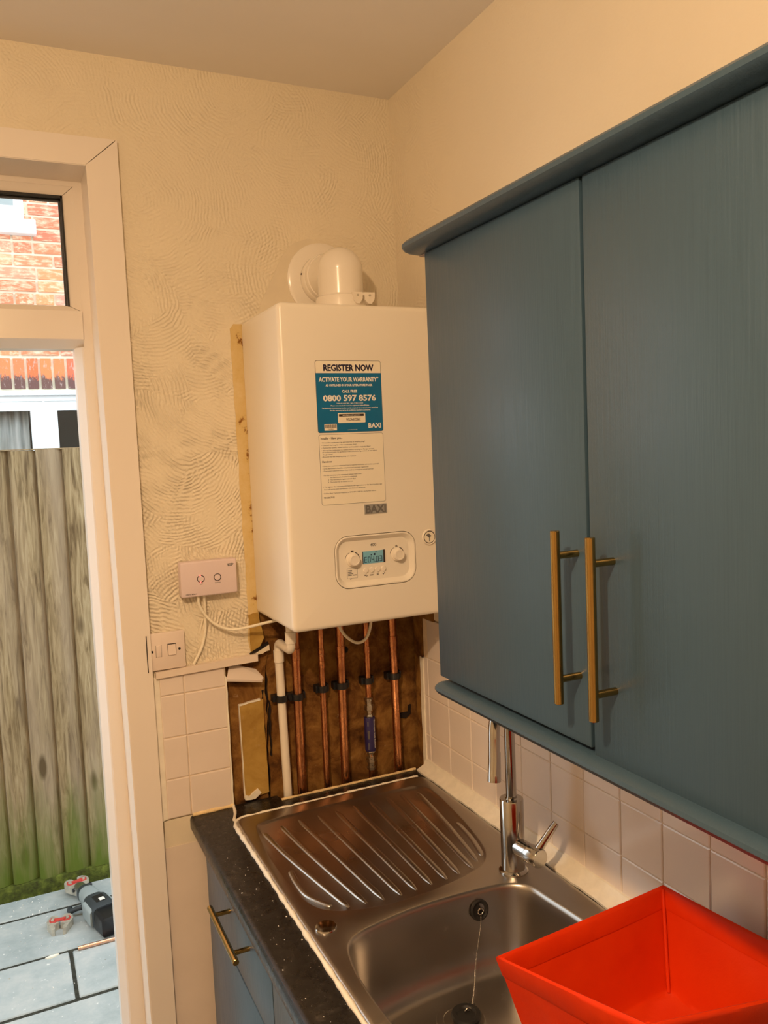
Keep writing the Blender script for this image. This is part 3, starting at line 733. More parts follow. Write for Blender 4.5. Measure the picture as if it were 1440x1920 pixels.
# ================================================================== BOILER
BX0, BX1, BZ0, BZ1, BY = -.4258, -.0362, 1.363, 2.063, -.2716
bo_ = empty('gas_boiler', (-.231, -.005, BZ0), 'white wall-hung gas boiler with blue warranty sticker and control panel', 'boiler')
def sec(r, ins, y):
    return [(x, y, z) for x, z in rrect(BX0+ins, BX1-ins, BZ0+ins, BZ1-ins, max(r-ins, .0012), 5)]
cp = rrect(-.3225, -.1265, 1.4465, 1.5615, .032, 8)       # control panel outline
hole = [(x, BY, z) for x, z in inset([Vector(p) for p in cp], -.0012)] if False else None
cpv = [Vector(p) for p in cp]
hole = [(p.x, BY, p.y) for p in inset(cpv, -.0013)]
rb = .011
loops = [sec(.013, 0, -.002), sec(.013, 0, BY+rb)]
for k in range(1, 6):
    a = R(90*k/5); loops.append(sec(.013, rb*(1-math.cos(a)), BY+rb*(1-math.sin(a))))
cs = MB().loft(loops, True, False)
cs.fillholes(loops[-1], [hole])
cs.loft([hole, [(p[0], BY+.02, p[2]) for p in hole]])
cs.build('casing', 'boiler_white', bo_, 35)
MB().box(BX0+.03, BX1-.03, -.24, -.03, BZ0-.004, BZ0+.004).build('base_plate', 'nickel', bo_)
ins = lambda d, y: [(p.x, y, p.y) for p in inset(cpv, d)]
pan = MB().loft([ins(.0002, BY+.012), ins(.0002, BY-.0004), ins(.0012, BY-.0012), ins(.0035, BY-.0010), ins(.0125, BY+.0095)], False, True)
pano = pan.build('control_panel', 'boiler_white', bo_, 28)
PY = BY+.0095
for (kx, kz) in ((-.278, 1.508), (-.1685, 1.5098)):
    kn = MB().lathe([(.0152, 0), (.0152, .004), (.0145, .005), (.0128, .0055), (.0125, .014), (.0118, .0152), (.0095, .0156), (.0088, .0148), (0, .0148)], (kx, PY, kz), (0, -1, 0), 32)
    ko = kn.build('knob', 'plastic_white', pano, 35)
    ar = MB()
    for (a0, a1, w) in ((5, 68, .0016), (112, 168, .0007)):
        pts = [R(a0+(a1-a0)*i/14) for i in range(15)]
        o_ = [(kx+.0178*math.cos(a), kz+.0178*math.sin(a)) for a in pts]; i_ = [(kx+(.0178-w)*math.cos(a), kz+(.0178-w)*math.sin(a)) for a in reversed(pts)]
        ar.prism(o_+i_, 'y', PY-.0004, PY+.0002)
    ar.build('dial_arc', 'print_dark', pano)
    ic = MB()
    if kx < -.2:
        for i in range(4): ic.box(kx-.0028+i*.0016, kx-.0018+i*.0016, PY-.0004, PY, kz+.0165, kz+.0205)
        ic.box(kx-.0032, kx+.0034, PY-.0004, PY, kz+.0178, kz+.0186)
    else:
        ic.box(kx-.0035, kx+.001, PY-.0004, PY, kz+.0186, kz+.0198).box(kx-.0014, kx-.0004, PY-.0004, PY, kz+.0175, kz+.0222).box(kx+.001, kx+.0021, PY-.0004, PY, kz+.0165, kz+.0196).box(kx-.0030, kx-.0018, PY-.0004, PY, kz+.0168, kz+.0178)
    ic.build('dial_icon', 'print_dark', pano)
# display
lz0, lz1, lx0, lx1 = 1.4955, 1.5235, -.2535, -.1995
lcd = bevbox('display', (lx0, lx1, PY-.0010, PY+.002, lz0, lz1), .0006, 'lcd_backlit', pano)
MB().box(lx1-.0035, lx1+.0004, PY-.0016, PY, lz0, lz1+.0004).box(lx0-.0004, lx0+.001, PY-.0014, PY, lz0, lz1).build('display_edge', 'print_dark', lcd)
SEG = {'E': 'afged', '0': 'abcdef', '4': 'fgbc', '3': 'abgcd'}
sg = MB(); dx = .0088; t = .0011
def digit(ch, x, z, w=.0062, h=.0125):
    S = {'a': (x, x+w, z+h-t, z+h), 'd': (x, x+w, z, z+t), 'g': (x, x+w, z+h/2-t/2, z+h/2+t/2), 'f': (x, x+t, z+h/2, z+h), 'b': (x+w-t, x+w, z+h/2, z+h), 'e': (x, x+t, z, z+h/2), 'c': (x+w-t, x+w, z, z+h/2)}
    for c_ in SEG[ch]: a, b, c0, d = S[c_]; sg.box(a, b, PY-.0014, PY-.0008, c0, d)
for i, ch in enumerate('E0403'): digit(ch, lx0+.0035+i*dx+(.0022 if i > 2 else 0), lz0+.003)
sg.box(lx0+.0035+2.9*dx, lx0+.0035+2.9*dx+.0012, PY-.0014, PY-.0008, lz0+.003, lz0+.0042)
sg.lathe([(.0023, 0), (.0023, .0006)], (-.2245, PY-.0008, 1.5155), (0, -1, 0), 12).box(-.234, -.231, PY-.0014, PY-.0008, 1.5135, 1.5155).box(-.2225, -.2195, PY-.0014, PY-.0008, 1.5192, 1.5210)
sg.build('display_digits', 'print_navy', lcd)
for i in range(4):
    bx = -.2472+i*.0144
    MB().lathe([(.0062, 0), (.0062, .0022), (.0052, .003), (0, .0032)], (bx, PY, 1.4813), (0, -1, 0), 20).build('button', 'plastic_white', pano, 35)
ic = MB().prism([(-.2510, 1.4700), (-.2485, 1.4722), (-.2485, 1.4708), (-.2450, 1.4708), (-.2440, 1.4695), (-.2440, 1.4675), (-.2470, 1.4675), (-.2470, 1.4682), (-.2450, 1.4682), (-.2450, 1.4698), (-.2485, 1.4698), (-.2485, 1.4680)], 'y', PY-.0003, PY)
for i in range(3): ic.box(-.2205, -.2160, PY-.0003, PY, 1.4678+i*.0016, 1.4686+i*.0016)
ic.prism([(-.2065, 1.4700), (-.2055, 1.4708), (-.2040, 1.4692), (-.2010, 1.4728), (-.2002, 1.4720), (-.2040, 1.4674)], 'y', PY-.0003, PY)
ic.build('button_icons', 'print_dark', pano)
text('button_lettering', 'RESET', -.2330, PY-.0003, 1.4682, .0028, 'print_dark', pano, .0105)
text('model_lettering', '400', -.2265, PY-.0003, 1.5340, .0066, 'print_grey', pano, .0150)
# speech-bubble notice at the lower left of the panel
cl = MB(); bx0, bx1, bz0, bz1 = -.2925, -.2670, 1.4665, 1.4890
ob_ = rrect(bx0, bx1, bz0, bz1, .002, 3); ib_ = rrect(bx0+.0005, bx1-.0005, bz0+.0005, bz1-.0005, .0016, 3)
cl.loft([[(x, PY-.0003, z) for x, z in ob_], [(x, PY-.0003, z) for x, z in ib_]])
cl.prism([(-.2865, 1.4665), (-.2815, 1.4665), (-.2840, 1.4635)], 'y', PY-.0003, PY)
for i, (a, b) in enumerate(((0, .010), (0, .009), (0, .0125), (0, .009))): cl.box(bx0+.0022, bx0+.0022+b, PY-.0003, PY, bz1-.0055-i*.0036, bz1-.0040-i*.0036)
cl.box(bx0+.013, bx1-.0025, PY-.0003, PY, bz1-.0164, bz1-.0146)
cl.build('notice_print', 'print_grey', pano)
# pressure gauge
gx, gz_ = -.0895, 1.5431
gg = MB().lathe([(.0185, 0), (.0185, .002), (.0165, .004), (.015, .0035), (.0145, .001)], (gx, BY, gz_), (0, -1, 0), 32).build('pressure_gauge', 'plastic_white', bo_, 30)
MB().lathe([(.0150, 0), (.0150, .0015)], (gx, BY, gz_), (0, -1, 0), 28).build('gauge_bezel', 'print_dark', gg)
MB().lathe([(.0128, .001), (.0128, .0021)], (gx, BY, gz_), (0, -1, 0), 28).build('gauge_face', 'sticker_cream', gg)
MB().prism([(gx-.009, gz_+.005), (gx-.002, gz_+.009), (gx+.005, gz_+.003), (gx-.001, gz_-.001)], 'y', BY-.0026, BY-.0020).prism([(gx-.001, gz_-.010), (gx+.001, gz_-.010), (gx+.001, gz_+.001), (gx-.001, gz_+.001)], 'y', BY-.0026, BY-.0020).build('gauge_print', 'print_grey', gg)
# warranty sticker
SY = BY-.0006
def plate(name, x0, x1, z0, z1, r_, mat, par, y0=BY-.0006, y1=BY+.0004):
    return MB().prism(rrect(x0, x1, z0, z1, r_, 4), 'y', y0, y1).build(name, mat, par)
st = plate('warranty_sticker', -.3480, -.1940, 1.7885, 1.9420, .0045, 'print_dark', bo_, BY-.0004)
plate('sticker_ground', -.3472, -.1948, 1.7893, 1.9412, .0042, 'sticker_cream', st, BY-.0006)
bl = [(-.3474, 1.9155)]+[(x, z) for x, z in rrect(-.3474, -.1946, 1.7890, 1.93, .0045, 4)[10:]]+[(-.1946, 1.9155)]
bl = [p for p in rrect(-.3474, -.1946, 1.7890, 1.98, .0045, 4) if p[1] < 1.85]
bl = [(-.3474, 1.9155)]+bl+[(-.1946, 1.9155)]
MB().prism(bl, 'y', BY-.0008, BY).build('sticker_panel', 'sticker_blue', st)
T1, T2 = BY-.0007, BY-.0009
text('lettering', 'REGISTER NOW', -.2705, T1, 1.9205, .0135, 'print_navy', st, .118, bold=.04)
for s_t, z, h, w in (('ACTIVATE YOUR WARRANTY*', 1.8975, .0093, .140), ('AS OUTLINED IN YOUR LITERATURE PACK', 1.8873, .0046, .110), ('CALL FREE', 1.8735, .0060, .0355), ('0800 597 8576', 1.8560, .0125, .124)):
    text('lettering', s_t, -.2710, T2, z, h, 'print_white', st, w, bold=.035)
for s_t, z, w in (('Lines are open 8am - 6pm, 7 days a week', 1.8500, .062), ('Please note the boiler must be registered within 30 days', 1.8448, .090), ('The Benchmark commissioning checklist must be completed with an annual service carried out', 1.8396, .132), ('for the warranty terms & conditions see baxi.co.uk/terms', 1.8345, .095)):
    text('fine_print', s_t, -.2710, T2, z, .0026, 'print_white', st, w)
cd = plate('code_label', -.3010, -.2365, 1.8085, 1.8300, .0018, 'sticker_cream', st, BY-.0010)
MB().box(-.2985, -.2400, BY-.0012, BY-.0009, 1.8225, 1.8275).build('code_bar', 'print_dark', cd)
text('lettering', 'www.baxi.co.uk/registration', -.2692, BY-.0013, 1.8238, .0026, 'print_white', cd, .042)
text('lettering', 'WSL2A4032286C', -.2650, BY-.0011, 1.8130, .0058, 'print_dark', cd, .034)
bc = plate('barcode_label', -.3330, -.3045, 1.7930, 1.8070, .0008, 'sticker_cream', st, BY-.0010)
bb = MB(); x = -.3310
while x < -.3068:
    w = rg.choice((.0005, .0008, .0012)); bb.box(x, x+w, BY-.0012, BY-.0009, 1.7980, 1.8055); x += w+rg.choice((.0005, .0008))
bb.build('barcode_print', 'print_grey', bc)
text('lettering', '7224860', -.3188, BY-.0011, 1.7948, .0020, 'print_grey', bc, .013)
text('logo_lettering', 'BAXI', -.2145, T2, 1.7965, .0105, 'print_white', st, .0310, bold=.032)
text('fine_print', 'www.baxi.co.uk', -.268, T2, 1.7925, .0018, 'print_white', st, .023)
# installer sticker
s2 = plate('installer_sticker', -.3470, -.1950, 1.6330, 1.7850, .0045, 'print_grey', bo_, BY-.0004)
plate('sticker_ground', -.3463, -.1957, 1.6337, 1.7843, .0042, 'sticker_cream', s2, BY-.0006)
text('lettering', 'Installer - Have you...', -.3430, T1, 1.7745, .0050, 'print_dark', s2, .0500, 'L')
for s_t, z, x, w in (('• Primed the condensate trap and removed all sampling plugs?', 1.7660, -.3420, .102), ('• Checked the integrity of the condensate drain?', 1.7605, -.3420, .082), ('• Flushed the system, added inhibitor and installed a magnetic filter?', 1.7550, -.3420, .115),
        ('• Allowed the combustion to stabilise before carrying out flue gas checks?', 1.7495, -.3420, .123), ('(If the figures match the guidance in the commissioning section, do not adjust', 1.7455, -.3405, .128), ('the gas valve).', 1.7410, -.3405, .024), ('• Ensured the flue sampling plugs are in place?', 1.7355, -.3420, .079),
        ('• Does your customer understand how to operate the boiler and set the controls?', 1.7160, -.3420, .133), ('• Is the Benchmark checklist completed and warranty registered?', 1.7105, -.3420, .108), ('• Does your customer know they need to arrange an annual service?', 1.7055, -.3420, .120),
        ('• For the warranty to be maintained, please make sure...', 1.6960, -.3420, .092), ('1  The Benchmark checklist is completed', 1.6910, -.3300, .067), ('2  The warranty is registered with Baxi', 1.6860, -.3300, .064), ('3  The boiler has an annual service', 1.6810, -.3300, .057),
        ('• To register the warranty visit baxi.co.uk/registration or the Baxi Installer app', 1.6710, -.3420, .139), ('For full terms and conditions visit baxi.co.uk/terms', 1.6655, -.3400, .096), ('Call the Baxi Technical Helpline on 0344 871 1545 for any further advice', 1.6570, -.3420, .124)):
    text('fine_print', s_t, x, T1, z, .0026, 'print_dark', s2, w, 'L', bold=.012)
text('lettering', 'Handover', -.3420, T1, 1.7245, .0042, 'print_dark', s2, .0230, 'L')
text('lettering', '7846867-02', -.3420, T1, 1.6475, .0034, 'print_dark', s2, .0250, 'L')
# maker's badge
bd = MB().box(-.2485, -.1945, BY-.0020, BY+.0005, 1.6075, 1.6285).build('maker_badge', 'badge_silver', bo_)
text('logo_lettering', 'BAXI', -.2210, BY-.0022, 1.6095, .0172, 'print_grey', bd, .0490, bold=.035)

# ---- flue
fl = empty('boiler_flue', (-.217, -.12, BZ1), 'white flue elbow rising from the boiler top into the back wall', 'flue')
ax, ay, az = -.217, -.120, 2.167
MB().lathe([(.090, 0), (.090, .006), (.084, .010), (.060, .012), (.055, .012)], (ax, 0, az), (0, -1, 0), 48).build('wall_plate', 'flue_white', fl, 35)
co = MB().lathe([(.0575, .008), (.0592, .012), (.0592, .030), (.0578, .033), (.0565, .034)], (ax, 0, az), (0, -1, 0), 40).lathe([(.0560, .030), (.0562, .046), (.0552, .049), (.0535, .050)], (ax, 0, az), (0, -1, 0), 40).build('wall_collar', 'flue_white', fl, 30)
MB().lathe([(.0022, 0), (.0022, .0015)], (ax-.0590, -.021, az+.010), (-1, 0, .15), 10).build('screw', 'print_dark', co)
el = MB().lathe([(.0528, 0), (.0528, az-BZ1-.02)], (ax, ay, BZ1+.02), (0, 0, 1), 40).lathe([(.0528, .0), (.0528, -ay-.045)], (ax, ay, az), (0, 1, 0), 40)
el.lathe([(.0530*math.cos(R(-90+180*k/24)), .0530*math.sin(R(-90+180*k/24))) for k in range(25)], (ax, ay, az), (0, 0, 1), 40)
el.build('elbow', 'flue_white', fl, 50, fixn=False)
MB().lathe([(.0585, 0), (.0600, .002), (.0600, .034), (.0585, .040), (.055, .0415), (.0528, .045)], (ax, ay, BZ1+.0005), (0, 0, 1), 40).build('base_collar', 'flue_white', fl, 35)
cpz = BZ1
cl = MB()
for cx in (-.2015, -.1715):
    cl.prism([(cx-.0130, cpz+.045), (cx+.0130, cpz+.045), (cx+.0120, cpz+.030), (cx+.0045, cpz+.019), (cx-.0035, cpz+.019), (cx-.0120, cpz+.028)], 'y', -.182, -.174)
cl.box(-.204, -.168, -.181, -.176, cpz+.0380, cpz+.0445)
cl.box(-.213, -.200, -.178, -.160, cpz+.022, cpz+.036)
clo = cl.build('sampling_cap', 'plastic_white', fl)
for cx in (-.2015, -.1715): MB().lathe([(.0028, 0), (.0028, .0012)], (cx, -.182, cpz+.038), (0, -1, 0), 10).build('screw', 'nickel', clo, 40)

# ================================================================== PIPES under the boiler
PYC = -.006
def pipe(name, x0, x1, r_, ztop, label, zc, mat='copper', joints=(), extra=None):
    e = empty(name, (x1, PYC, .80), label, 'pipe', 'pipes under the boiler')
    MB().tube([(x0, PYC, ztop), (x1, PYC, .80)], r_, 18).build('pipe_run', mat, e, 50)
    for (z, rr, h) in joints:
        t_ = (ztop-z)/(ztop-.80); xx = x0+(x1-x0)*t_
        MB().lathe([(r_+.0002, 0), (rr, .001), (rr, h-.001), (r_+.0002, h)], (xx, PYC, z), (0, 0, 1), 18).build('pipe_joint', mat, e, 40)
    t_ = (ztop-zc)/(ztop-.80); xx = x0+(x1-x0)*t_
    ck = MB().box(xx-r_-.010, xx+r_+.010, PYC+r_*.2, .015, zc-.009, zc+.009)
    ck.loft([[(xx+(r_+.0045)*math.cos(a)*1.0, PYC-(r_+.0045)*math.sin(a), zz) for a in [R(-40+260*i/20) for i in range(21)]]+[(xx+(r_+.0005)*math.cos(a), PYC-(r_+.0005)*math.sin(a), zz) for a in [R(220-260*i/20) for i in range(21)]] for zz in (zc-.008, zc+.008)], True, True)
    ck.build('pipe_clip', 'black_plastic', e)
    return e
pipe('copper_pipe', -.3350, -.3375, .0110, BZ0-.005, 'leftmost thick copper pipe, right beside the white waste pipe', 1.1425, joints=((1.235, .0125, .03),))
pipe('copper_pipe', -.2680, -.2700, .0075, BZ0-.005, 'thin copper pipe, second copper pipe from the left with solder marks', 1.1505, joints=((1.205, .0085, .018), (1.235, .0085, .02)))
pipe('copper_pipe', -.2150, -.2190, .0110, BZ0-.005, 'thick copper pipe in the middle of the five copper pipes', 1.1510, joints=((1.225, .0122, .03),))
p4 = pipe('copper_pipe', -.1425, -.1445, .0075, BZ0-.005, 'thin copper pipe carrying the purple scale reducer', 1.1515, joints=((1.225, .0086, .018),))
pipe('copper_pipe', -.0680, -.0650, .0110, BZ0-.005, 'rightmost thick copper pipe nearest the white tiled wall', 1.1525, joints=((1.230, .0125, .030),))
# scale reducer fitted in the thin pipe
sx = -.1440
sr = MB().lathe([(.0135, 0), (.0145, .002), (.0145, .088), (.0135, .090)], (sx, PYC, .966), (0, 0, 1), 24).build('scale_reducer', 'purple_sleeve', p4, 35)
sr['label'] = 'purple scale reducer sleeve with white lettering'
for zb, up_ in ((1.056, 1), (.966, -1)):
    nt = MB().lathe([(.0125, 0), (.0135, .003*1), (.011, .007), (.0085, .009), (.0085, .016), (.0125, .018), (.0125, .030), (.0095, .033), (.0095, .042), (.0115, .043), (.0115, .050), (.008, .052)], (sx, PYC, zb), (0, 0, up_), 6)
    nt.build('compression_nut', 'nickel', p4)
text('lettering', 'Electrolytic Scale Reducer', sx+.0062, PYC-.0136, 1.050, .0036, 'print_white', sr, .076, 'L', rot=(90, -90, 24))
pb = MB()
for (za, zb, w) in ((.972, .990, .0022), (1.000, 1.022, .0012), (1.034, 1.046, .0022)):
    for k in range(4): pb.prism([(sx-.0105+k*w*.9, PYC-.0112-k*.0008), (sx-.0105+k*w*.9+w*.5, PYC-.0114-k*.0008), (sx-.0105+k*w*.9+w*.5, PYC-.009), (sx-.0105+k*w*.9, PYC-.009)], 'z', za, zb)
pb.build('sleeve_print', 'print_grey', sr)
# white condensate pipe
cw = empty('condensate_pipe', (-.375, PYC, .80), 'white plastic condensate waste pipe looping down from the boiler', 'pipe', 'pipes under the boiler')
rw = .0105; cx, cy = -.382, -.115
pth = [(cx, cy, BZ0+.005), (cx, cy, 1.305)]
for k in range(1, 9): a = R(90*k/8); pth.append((cx+(.001)*k/8, cy+.018*(1-math.cos(a)), 1.305-.018*math.sin(a)))
pth += [(-.380, -.03, 1.287)]
for k in range(1, 9): a = R(90*k/8); pth.append((-.380, -.03+.024*math.sin(a), 1.287-.018*(1-math.cos(a))))
pth += [(-.3795, PYC, 1.24), (-.373, PYC, .80)]
MB().tube(pth, rw, 20).build('pipe_run', 'plastic_white', cw, 50)
MB().lathe([(rw, 0), (rw+.0022, .001), (rw+.0022, .030), (rw, .031)], (-.3793, PYC, 1.236), (0, 0, 1), 22).build('pipe_socket', 'plastic_white', cw, 40)
MB().lathe([(rw, 0), (rw+.0022, .001), (rw+.0022, .028), (rw, .029)], (cx, cy, 1.305), (0, 0, 1), 22).build('pipe_socket', 'plastic_white', cw, 40)
ck = MB().box(-.3775-.022, -.3775+.022, PYC+.002, .015, 1.137, 1.153)
ck.loft([[(-.3775+.0152*math.cos(a), PYC-.0152*math.sin(a), zz) for a in [R(-40+260*i/20) for i in range(21)]]+[(-.3775+.0110*math.cos(a), PYC-.0110*math.sin(a), zz) for a in [R(220-260*i/20) for i in range(21)]] for zz in (1.137, 1.153)], True, True)
ck.build('pipe_clip', 'black_plastic', cw)

# ================================================================== small things on the back wall
rc = empty('heating_receiver', (-.544, 0, 1.424), 'white rectangular heating receiver with two round buttons and red light', 'control box')
def taper(x0, x1, z0, z1, y0, y1, ix, name, mat, par):
    return bevbox(name, (x0, x1, y1, y0, z0, z1), .004, mat, par, 3)
taper(-.6105, -.4785, 1.4255, 1.5075, -.001, -.032, 0, 'receiver_case', 'receiver_plastic', rc)
for bx_, led in ((-.5645, True), (-.5255, False)):
    bz_ = 1.4665
    rn = MB(); o_ = []; i_ = []
    rn.loft([[(bx_+rr*math.cos(2*math.pi*k/32), -.0326, bz_+rr*math.sin(2*math.pi*k/32)) for k in range(32)] for rr in (.0088, .0070)])
    rno = rn.build('button_ring', 'print_dark', rc)
    MB().lathe([(.0070, 0), (.0070, .0008), (.0064, .0012), (0, .0013)], (bx_, -.032, bz_), (0, -1, 0), 28).build('button', 'receiver_plastic', rc, 30)
    if led:
        lo_ = MB()
        for a_ in (100, 262): lo_.lathe([(.0016, 0), (.0016, .0008), (0, .0012)], (bx_+.0078*math.cos(R(a_)), -.0325, bz_+.0078*math.sin(R(a_))), (0, -1, 0), 10)
        lo_.build('indicator_light', 'red_led', rc)
text('lettering', 'SET', -.5635, -.0322, 1.4530, .0022, 'print_dark', rc, .0065)
text('lettering', 'MANUAL', -.5250, -.0322, 1.4530, .0022, 'print_grey', rc, .0140)
text('lettering', 'CENTRAL+', -.5880, -.0322, 1.4310, .0034, 'print_dark', rc, .0260)
lg = MB().prism([(-.5005, 1.4960), (-.4995, 1.4900), (-.4900, 1.4905), (-.4850, 1.4945), (-.4885, 1.4965)], 'y', -.0324, -.032).build('maker_logo', 'print_grey', rc)
text('lettering', 'ESi', -.4940, -.0325, 1.4920, .0030, 'receiver_plastic', lg, .0065)
# fused spur
fs = empty('fused_spur_switch', (-.649, 0, 1.261), 'cream square fused spur switch plate beside the door casing', 'switch')
bevbox('face_plate', (-.6930, -.6060, -.0115, .0, 1.2610, 1.3480), .0025, 'switch_plastic', fs)
MB().box(-.6945, -.6925, -.017, 0, 1.2605, 1.3460).build('shadow_gap', 'dark_gap', fs)
bevbox('fuse_holder', (-.6725, -.6605, -.0128, -.011, 1.2925, 1.3195), .0008, 'switch_plastic', fs)
MB().box(-.6732, -.6722, -.0120, -.0110, 1.2920, 1.3200).box(-.6610, -.6600, -.0118, -.011, 1.2920, 1.3200).build('fuse_gap', 'print_dark', fs)
MB().box(-.6462, -.6268, -.0118, -.011, 1.2938, 1.3208).build('rocker_gap', 'print_dark', fs)
rk = MB().prism([(-.0112, 1.2945), (-.0150, 1.2945), (-.0122, 1.3185), (-.0112, 1.3185)], 'x', -.6452, -.6278).build('rocker', 'switch_plastic', fs)
for x in (-.6815, -.6193): MB().lathe([(.0030, 0), (.0030, .0010), (.0018, .0014)], (x, -.0112, 1.3062), (0, -1, 0), 14).build('screw', 'black_plastic', fs, 40)
# cables
def cable(name, pts, r_, label, mat='cable_white'):
    c_ = catmull(pts, 8, False)
    return tag(MB().tube(c_, r_, 10).build(name, mat, None, 60), label, 'cable')
cable('power_cable', [(-.5700, -.020, 1.427), (-.5690, -.018, 1.405), (-.556, -.016, 1.378), (-.532, -.020, 1.352), (-.498, -.030, 1.338), (-.460, -.045, 1.342), (-.425, -.070, 1.352), (-.400, -.085, 1.3575)], .0034, 'white flex sagging from the receiver to the boiler underside')
cable('spur_cable', [(-.5560, -.016, 1.427), (-.5540, -.010, 1.40), (-.5535, -.006, 1.37), (-.5560, -.005, 1.335), (-.566, -.005, 1.300), (-.582, -.006, 1.272), (-.588, -.006, 1.262)], .0034, 'cream flex running down from the receiver beside the spur switch')
cable('loop_cable', [(-.2620, -.09, 1.366), (-.2550, -.095, 1.335), (-.240, -.10, 1.303), (-.212, -.105, 1.281), (-.186, -.105, 1.288), (-.1700, -.10, 1.318), (-.1660, -.10, 1.366)], .0036, 'white cable loop hanging under the boiler between the pipes')
# tile shard lying on the broken ledge
sh = MB(); top = [(-.5010, .008, 1.2420), (-.4788, .008, 1.2400), (-.4356, .006, 1.2250), (-.4240, -.016, 1.2080), (-.4300, -.022, 1.2030), (-.5160, -.024, 1.2190)]
low = [(a+.001, b+.002, c-.006) for a, b, c in top]
sh.loft([low, top], True, True)
tag(sh.build('tile_shard', 'tile_cream'), 'broken cream tile shard wedged over the hacked-out plaster', 'tile shard')

# ================================================================== WORKTOP, BASE UNIT, SINK
WT = .9
SX0, SX1, SY0, SY1 = -.536, -.036, -1.035, -.087
cut_ = [(x, y, WT) for x, y in rrect(SX0+.012, SX1-.012, SY0+.012, SY1-.012, .02, 4)]
fx = -.6185
out_ = [(fx+.012, -2.2), (-.002, -2.2), (-.002, -.030), (-.398, -.030), (-.402, -.002), (fx+.012, -.002)]
wt = MB()
wt.fillholes([(x, y, WT) for x, y in out_], [cut_])
fr = [(fx+.012, WT), (fx+.006, WT-.0010), (fx+.002, WT-.0040), (fx, WT-.010), (fx, WT-.030), (fx+.002, WT-.035), (fx+.006, WT-.038), (fx+.012, WT-.038)]
nfr = len(fr)
wt.loft([[(x, -.002, z) for x, z in fr], [(x, -2.2, z) for x, z in fr]]) if False else None
vs = [(x, -.002, z) for x, z in fr]+[(x, -2.2, z) for x, z in fr]
wt.add(vs, [(i, i+1, nfr+i+1, nfr+i) for i in range(nfr-1)]+[tuple(range(nfr))])
wt.fillholes([(x, y, WT-.038) for x, y in out_], [[(x, y, WT-.038) for x, y, _ in cut_]])
wt.loft([cut_, [(x, y, WT-.038) for x, y, _ in cut_]])
no = len(out_); vs = [(x, y, WT) for x, y in out_]+[(x, y, WT-.038) for x, y in out_]
wt.add(vs, [(i, i+1, no+i+1, no+i) for i in range(no-1)])
wto = tag(wt.build('worktop', 'black_laminate', None, 40), 'black speckled laminate worktop running along the right wall', 'worktop')
# caulk lines on the worktop
def bead(pts, r_, mat, par, seed=1, name='sealant_bead'):
    rg_ = random.Random(seed); P = resample(pts, max(6, int(sum((Vector(a)-Vector(b)).length for a, b in zip(pts, pts[1:]))/.012)), False)
    return MB().tube(P, [r_*rg_.uniform(.7, 1.25) for _ in P], 8).build(name, mat, par, 60)
bead([(-.612, -.007, .9015), (-.5135, -.007, .9025)], .006, 'sealant_dirty', wto, 3)
bead([(-.5135, -.007, .903), (-.520, -.05, .903), (-.533, -.088, .904)], .0045, 'sealant', wto, 4)
# dust crumbs
cb = MB()
for k in range(46):
    x = rg.uniform(-.605, -.545); y = rg.uniform(-.95, -.25); s = rg.uniform(.0008, .0024)
    cb.add([(x+s*rg.uniform(-1, 1), y+s*rg.uniform(-1, 1), WT+.0002) for i in range(4)]+[(x, y, WT+s*.7)], [(0, 1, 4), (1, 2, 4), (2, 3, 4), (3, 0, 4)])
tag(cb.build('dust_crumbs', 'chip_white', fixn=False), 'pale dust crumbs on the black worktop in front of the sink', 'debris', kind='stuff')
# base units
bu = empty('base_unit', (-.33, -.33, 0), 'blue painted base unit with brass handled drawer below the drainer', 'kitchen unit')
MB().box(-.578, -.003, -.580, -.070, .10, .858).build('carcass', 'blue_paint', bu)
dwr = bevbox('drawer', (-.600, -.580, -.5755, -.072, .701, .857), .0025, 'blue_paint', bu)
dor = bevbox('door', (-.600, -.580, -.5755, -.072, .115, .697), .0025, 'blue_paint', bu)
MB().box(-.54, -.02, -.58, -.07, 0, .10).build('plinth', 'blue_paint', bu)
def bar_handle(par, y, z0, z1, face_x, vertical=True, yc=None):
    rr = .0062; xo = face_x-.0345
    if vertical:
        a, b = (xo, y, z0), (xo, y, z1); ps = [(y, z0+.032), (y, z1-.032)]
    else:
        a, b = (xo, y, z0), (xo, yc, z0); L = abs(yc-y); s = 1 if yc > y else -1; ps = [(y+s*.032, z0), (yc-s*.032, z0)]
    hb_ = MB().lathe([(rr-.0008, 0), (rr, .0008), (rr, (Vector(b)-Vector(a)).length-.0008), (rr-.0008, (Vector(b)-Vector(a)).length)], a, Vector(b)-Vector(a), 20).build('handle', 'brushed_brass', par, 40)
    for py, pz in ps:
        MB().tube([(face_x+.0005, py, pz), (xo, py, pz)], .0048, 14).build('handle_post', 'brushed_brass', hb_, 50)
bar_handle(dwr, -.462, .803, .803, -.600, False, -.252)
bu2 = empty('base_unit', (-.33, -1.1, 0), 'blue painted base unit under the sink bowl at the frame edge', 'kitchen unit')
MB().box(-.578, -.003, -1.58, -.585, .10, .73).build('carcass', 'blue_paint', bu2)
bevbox('drawer', (-.600, -.580, -1.0765, -.5795, .701, .857), .0025, 'blue_paint', bu2)
bevbox('door', (-.600, -.580, -1.0765, -.5795, .115, .697), .0025, 'blue_paint', bu2)
bevbox('door', (-.600, -.580, -1.5775, -1.0805, .115, .857), .0025, 'blue_paint', bu2)
MB().box(-.54, -.02, -1.58, -.585, 0, .10).build('plinth', 'blue_paint', bu2)

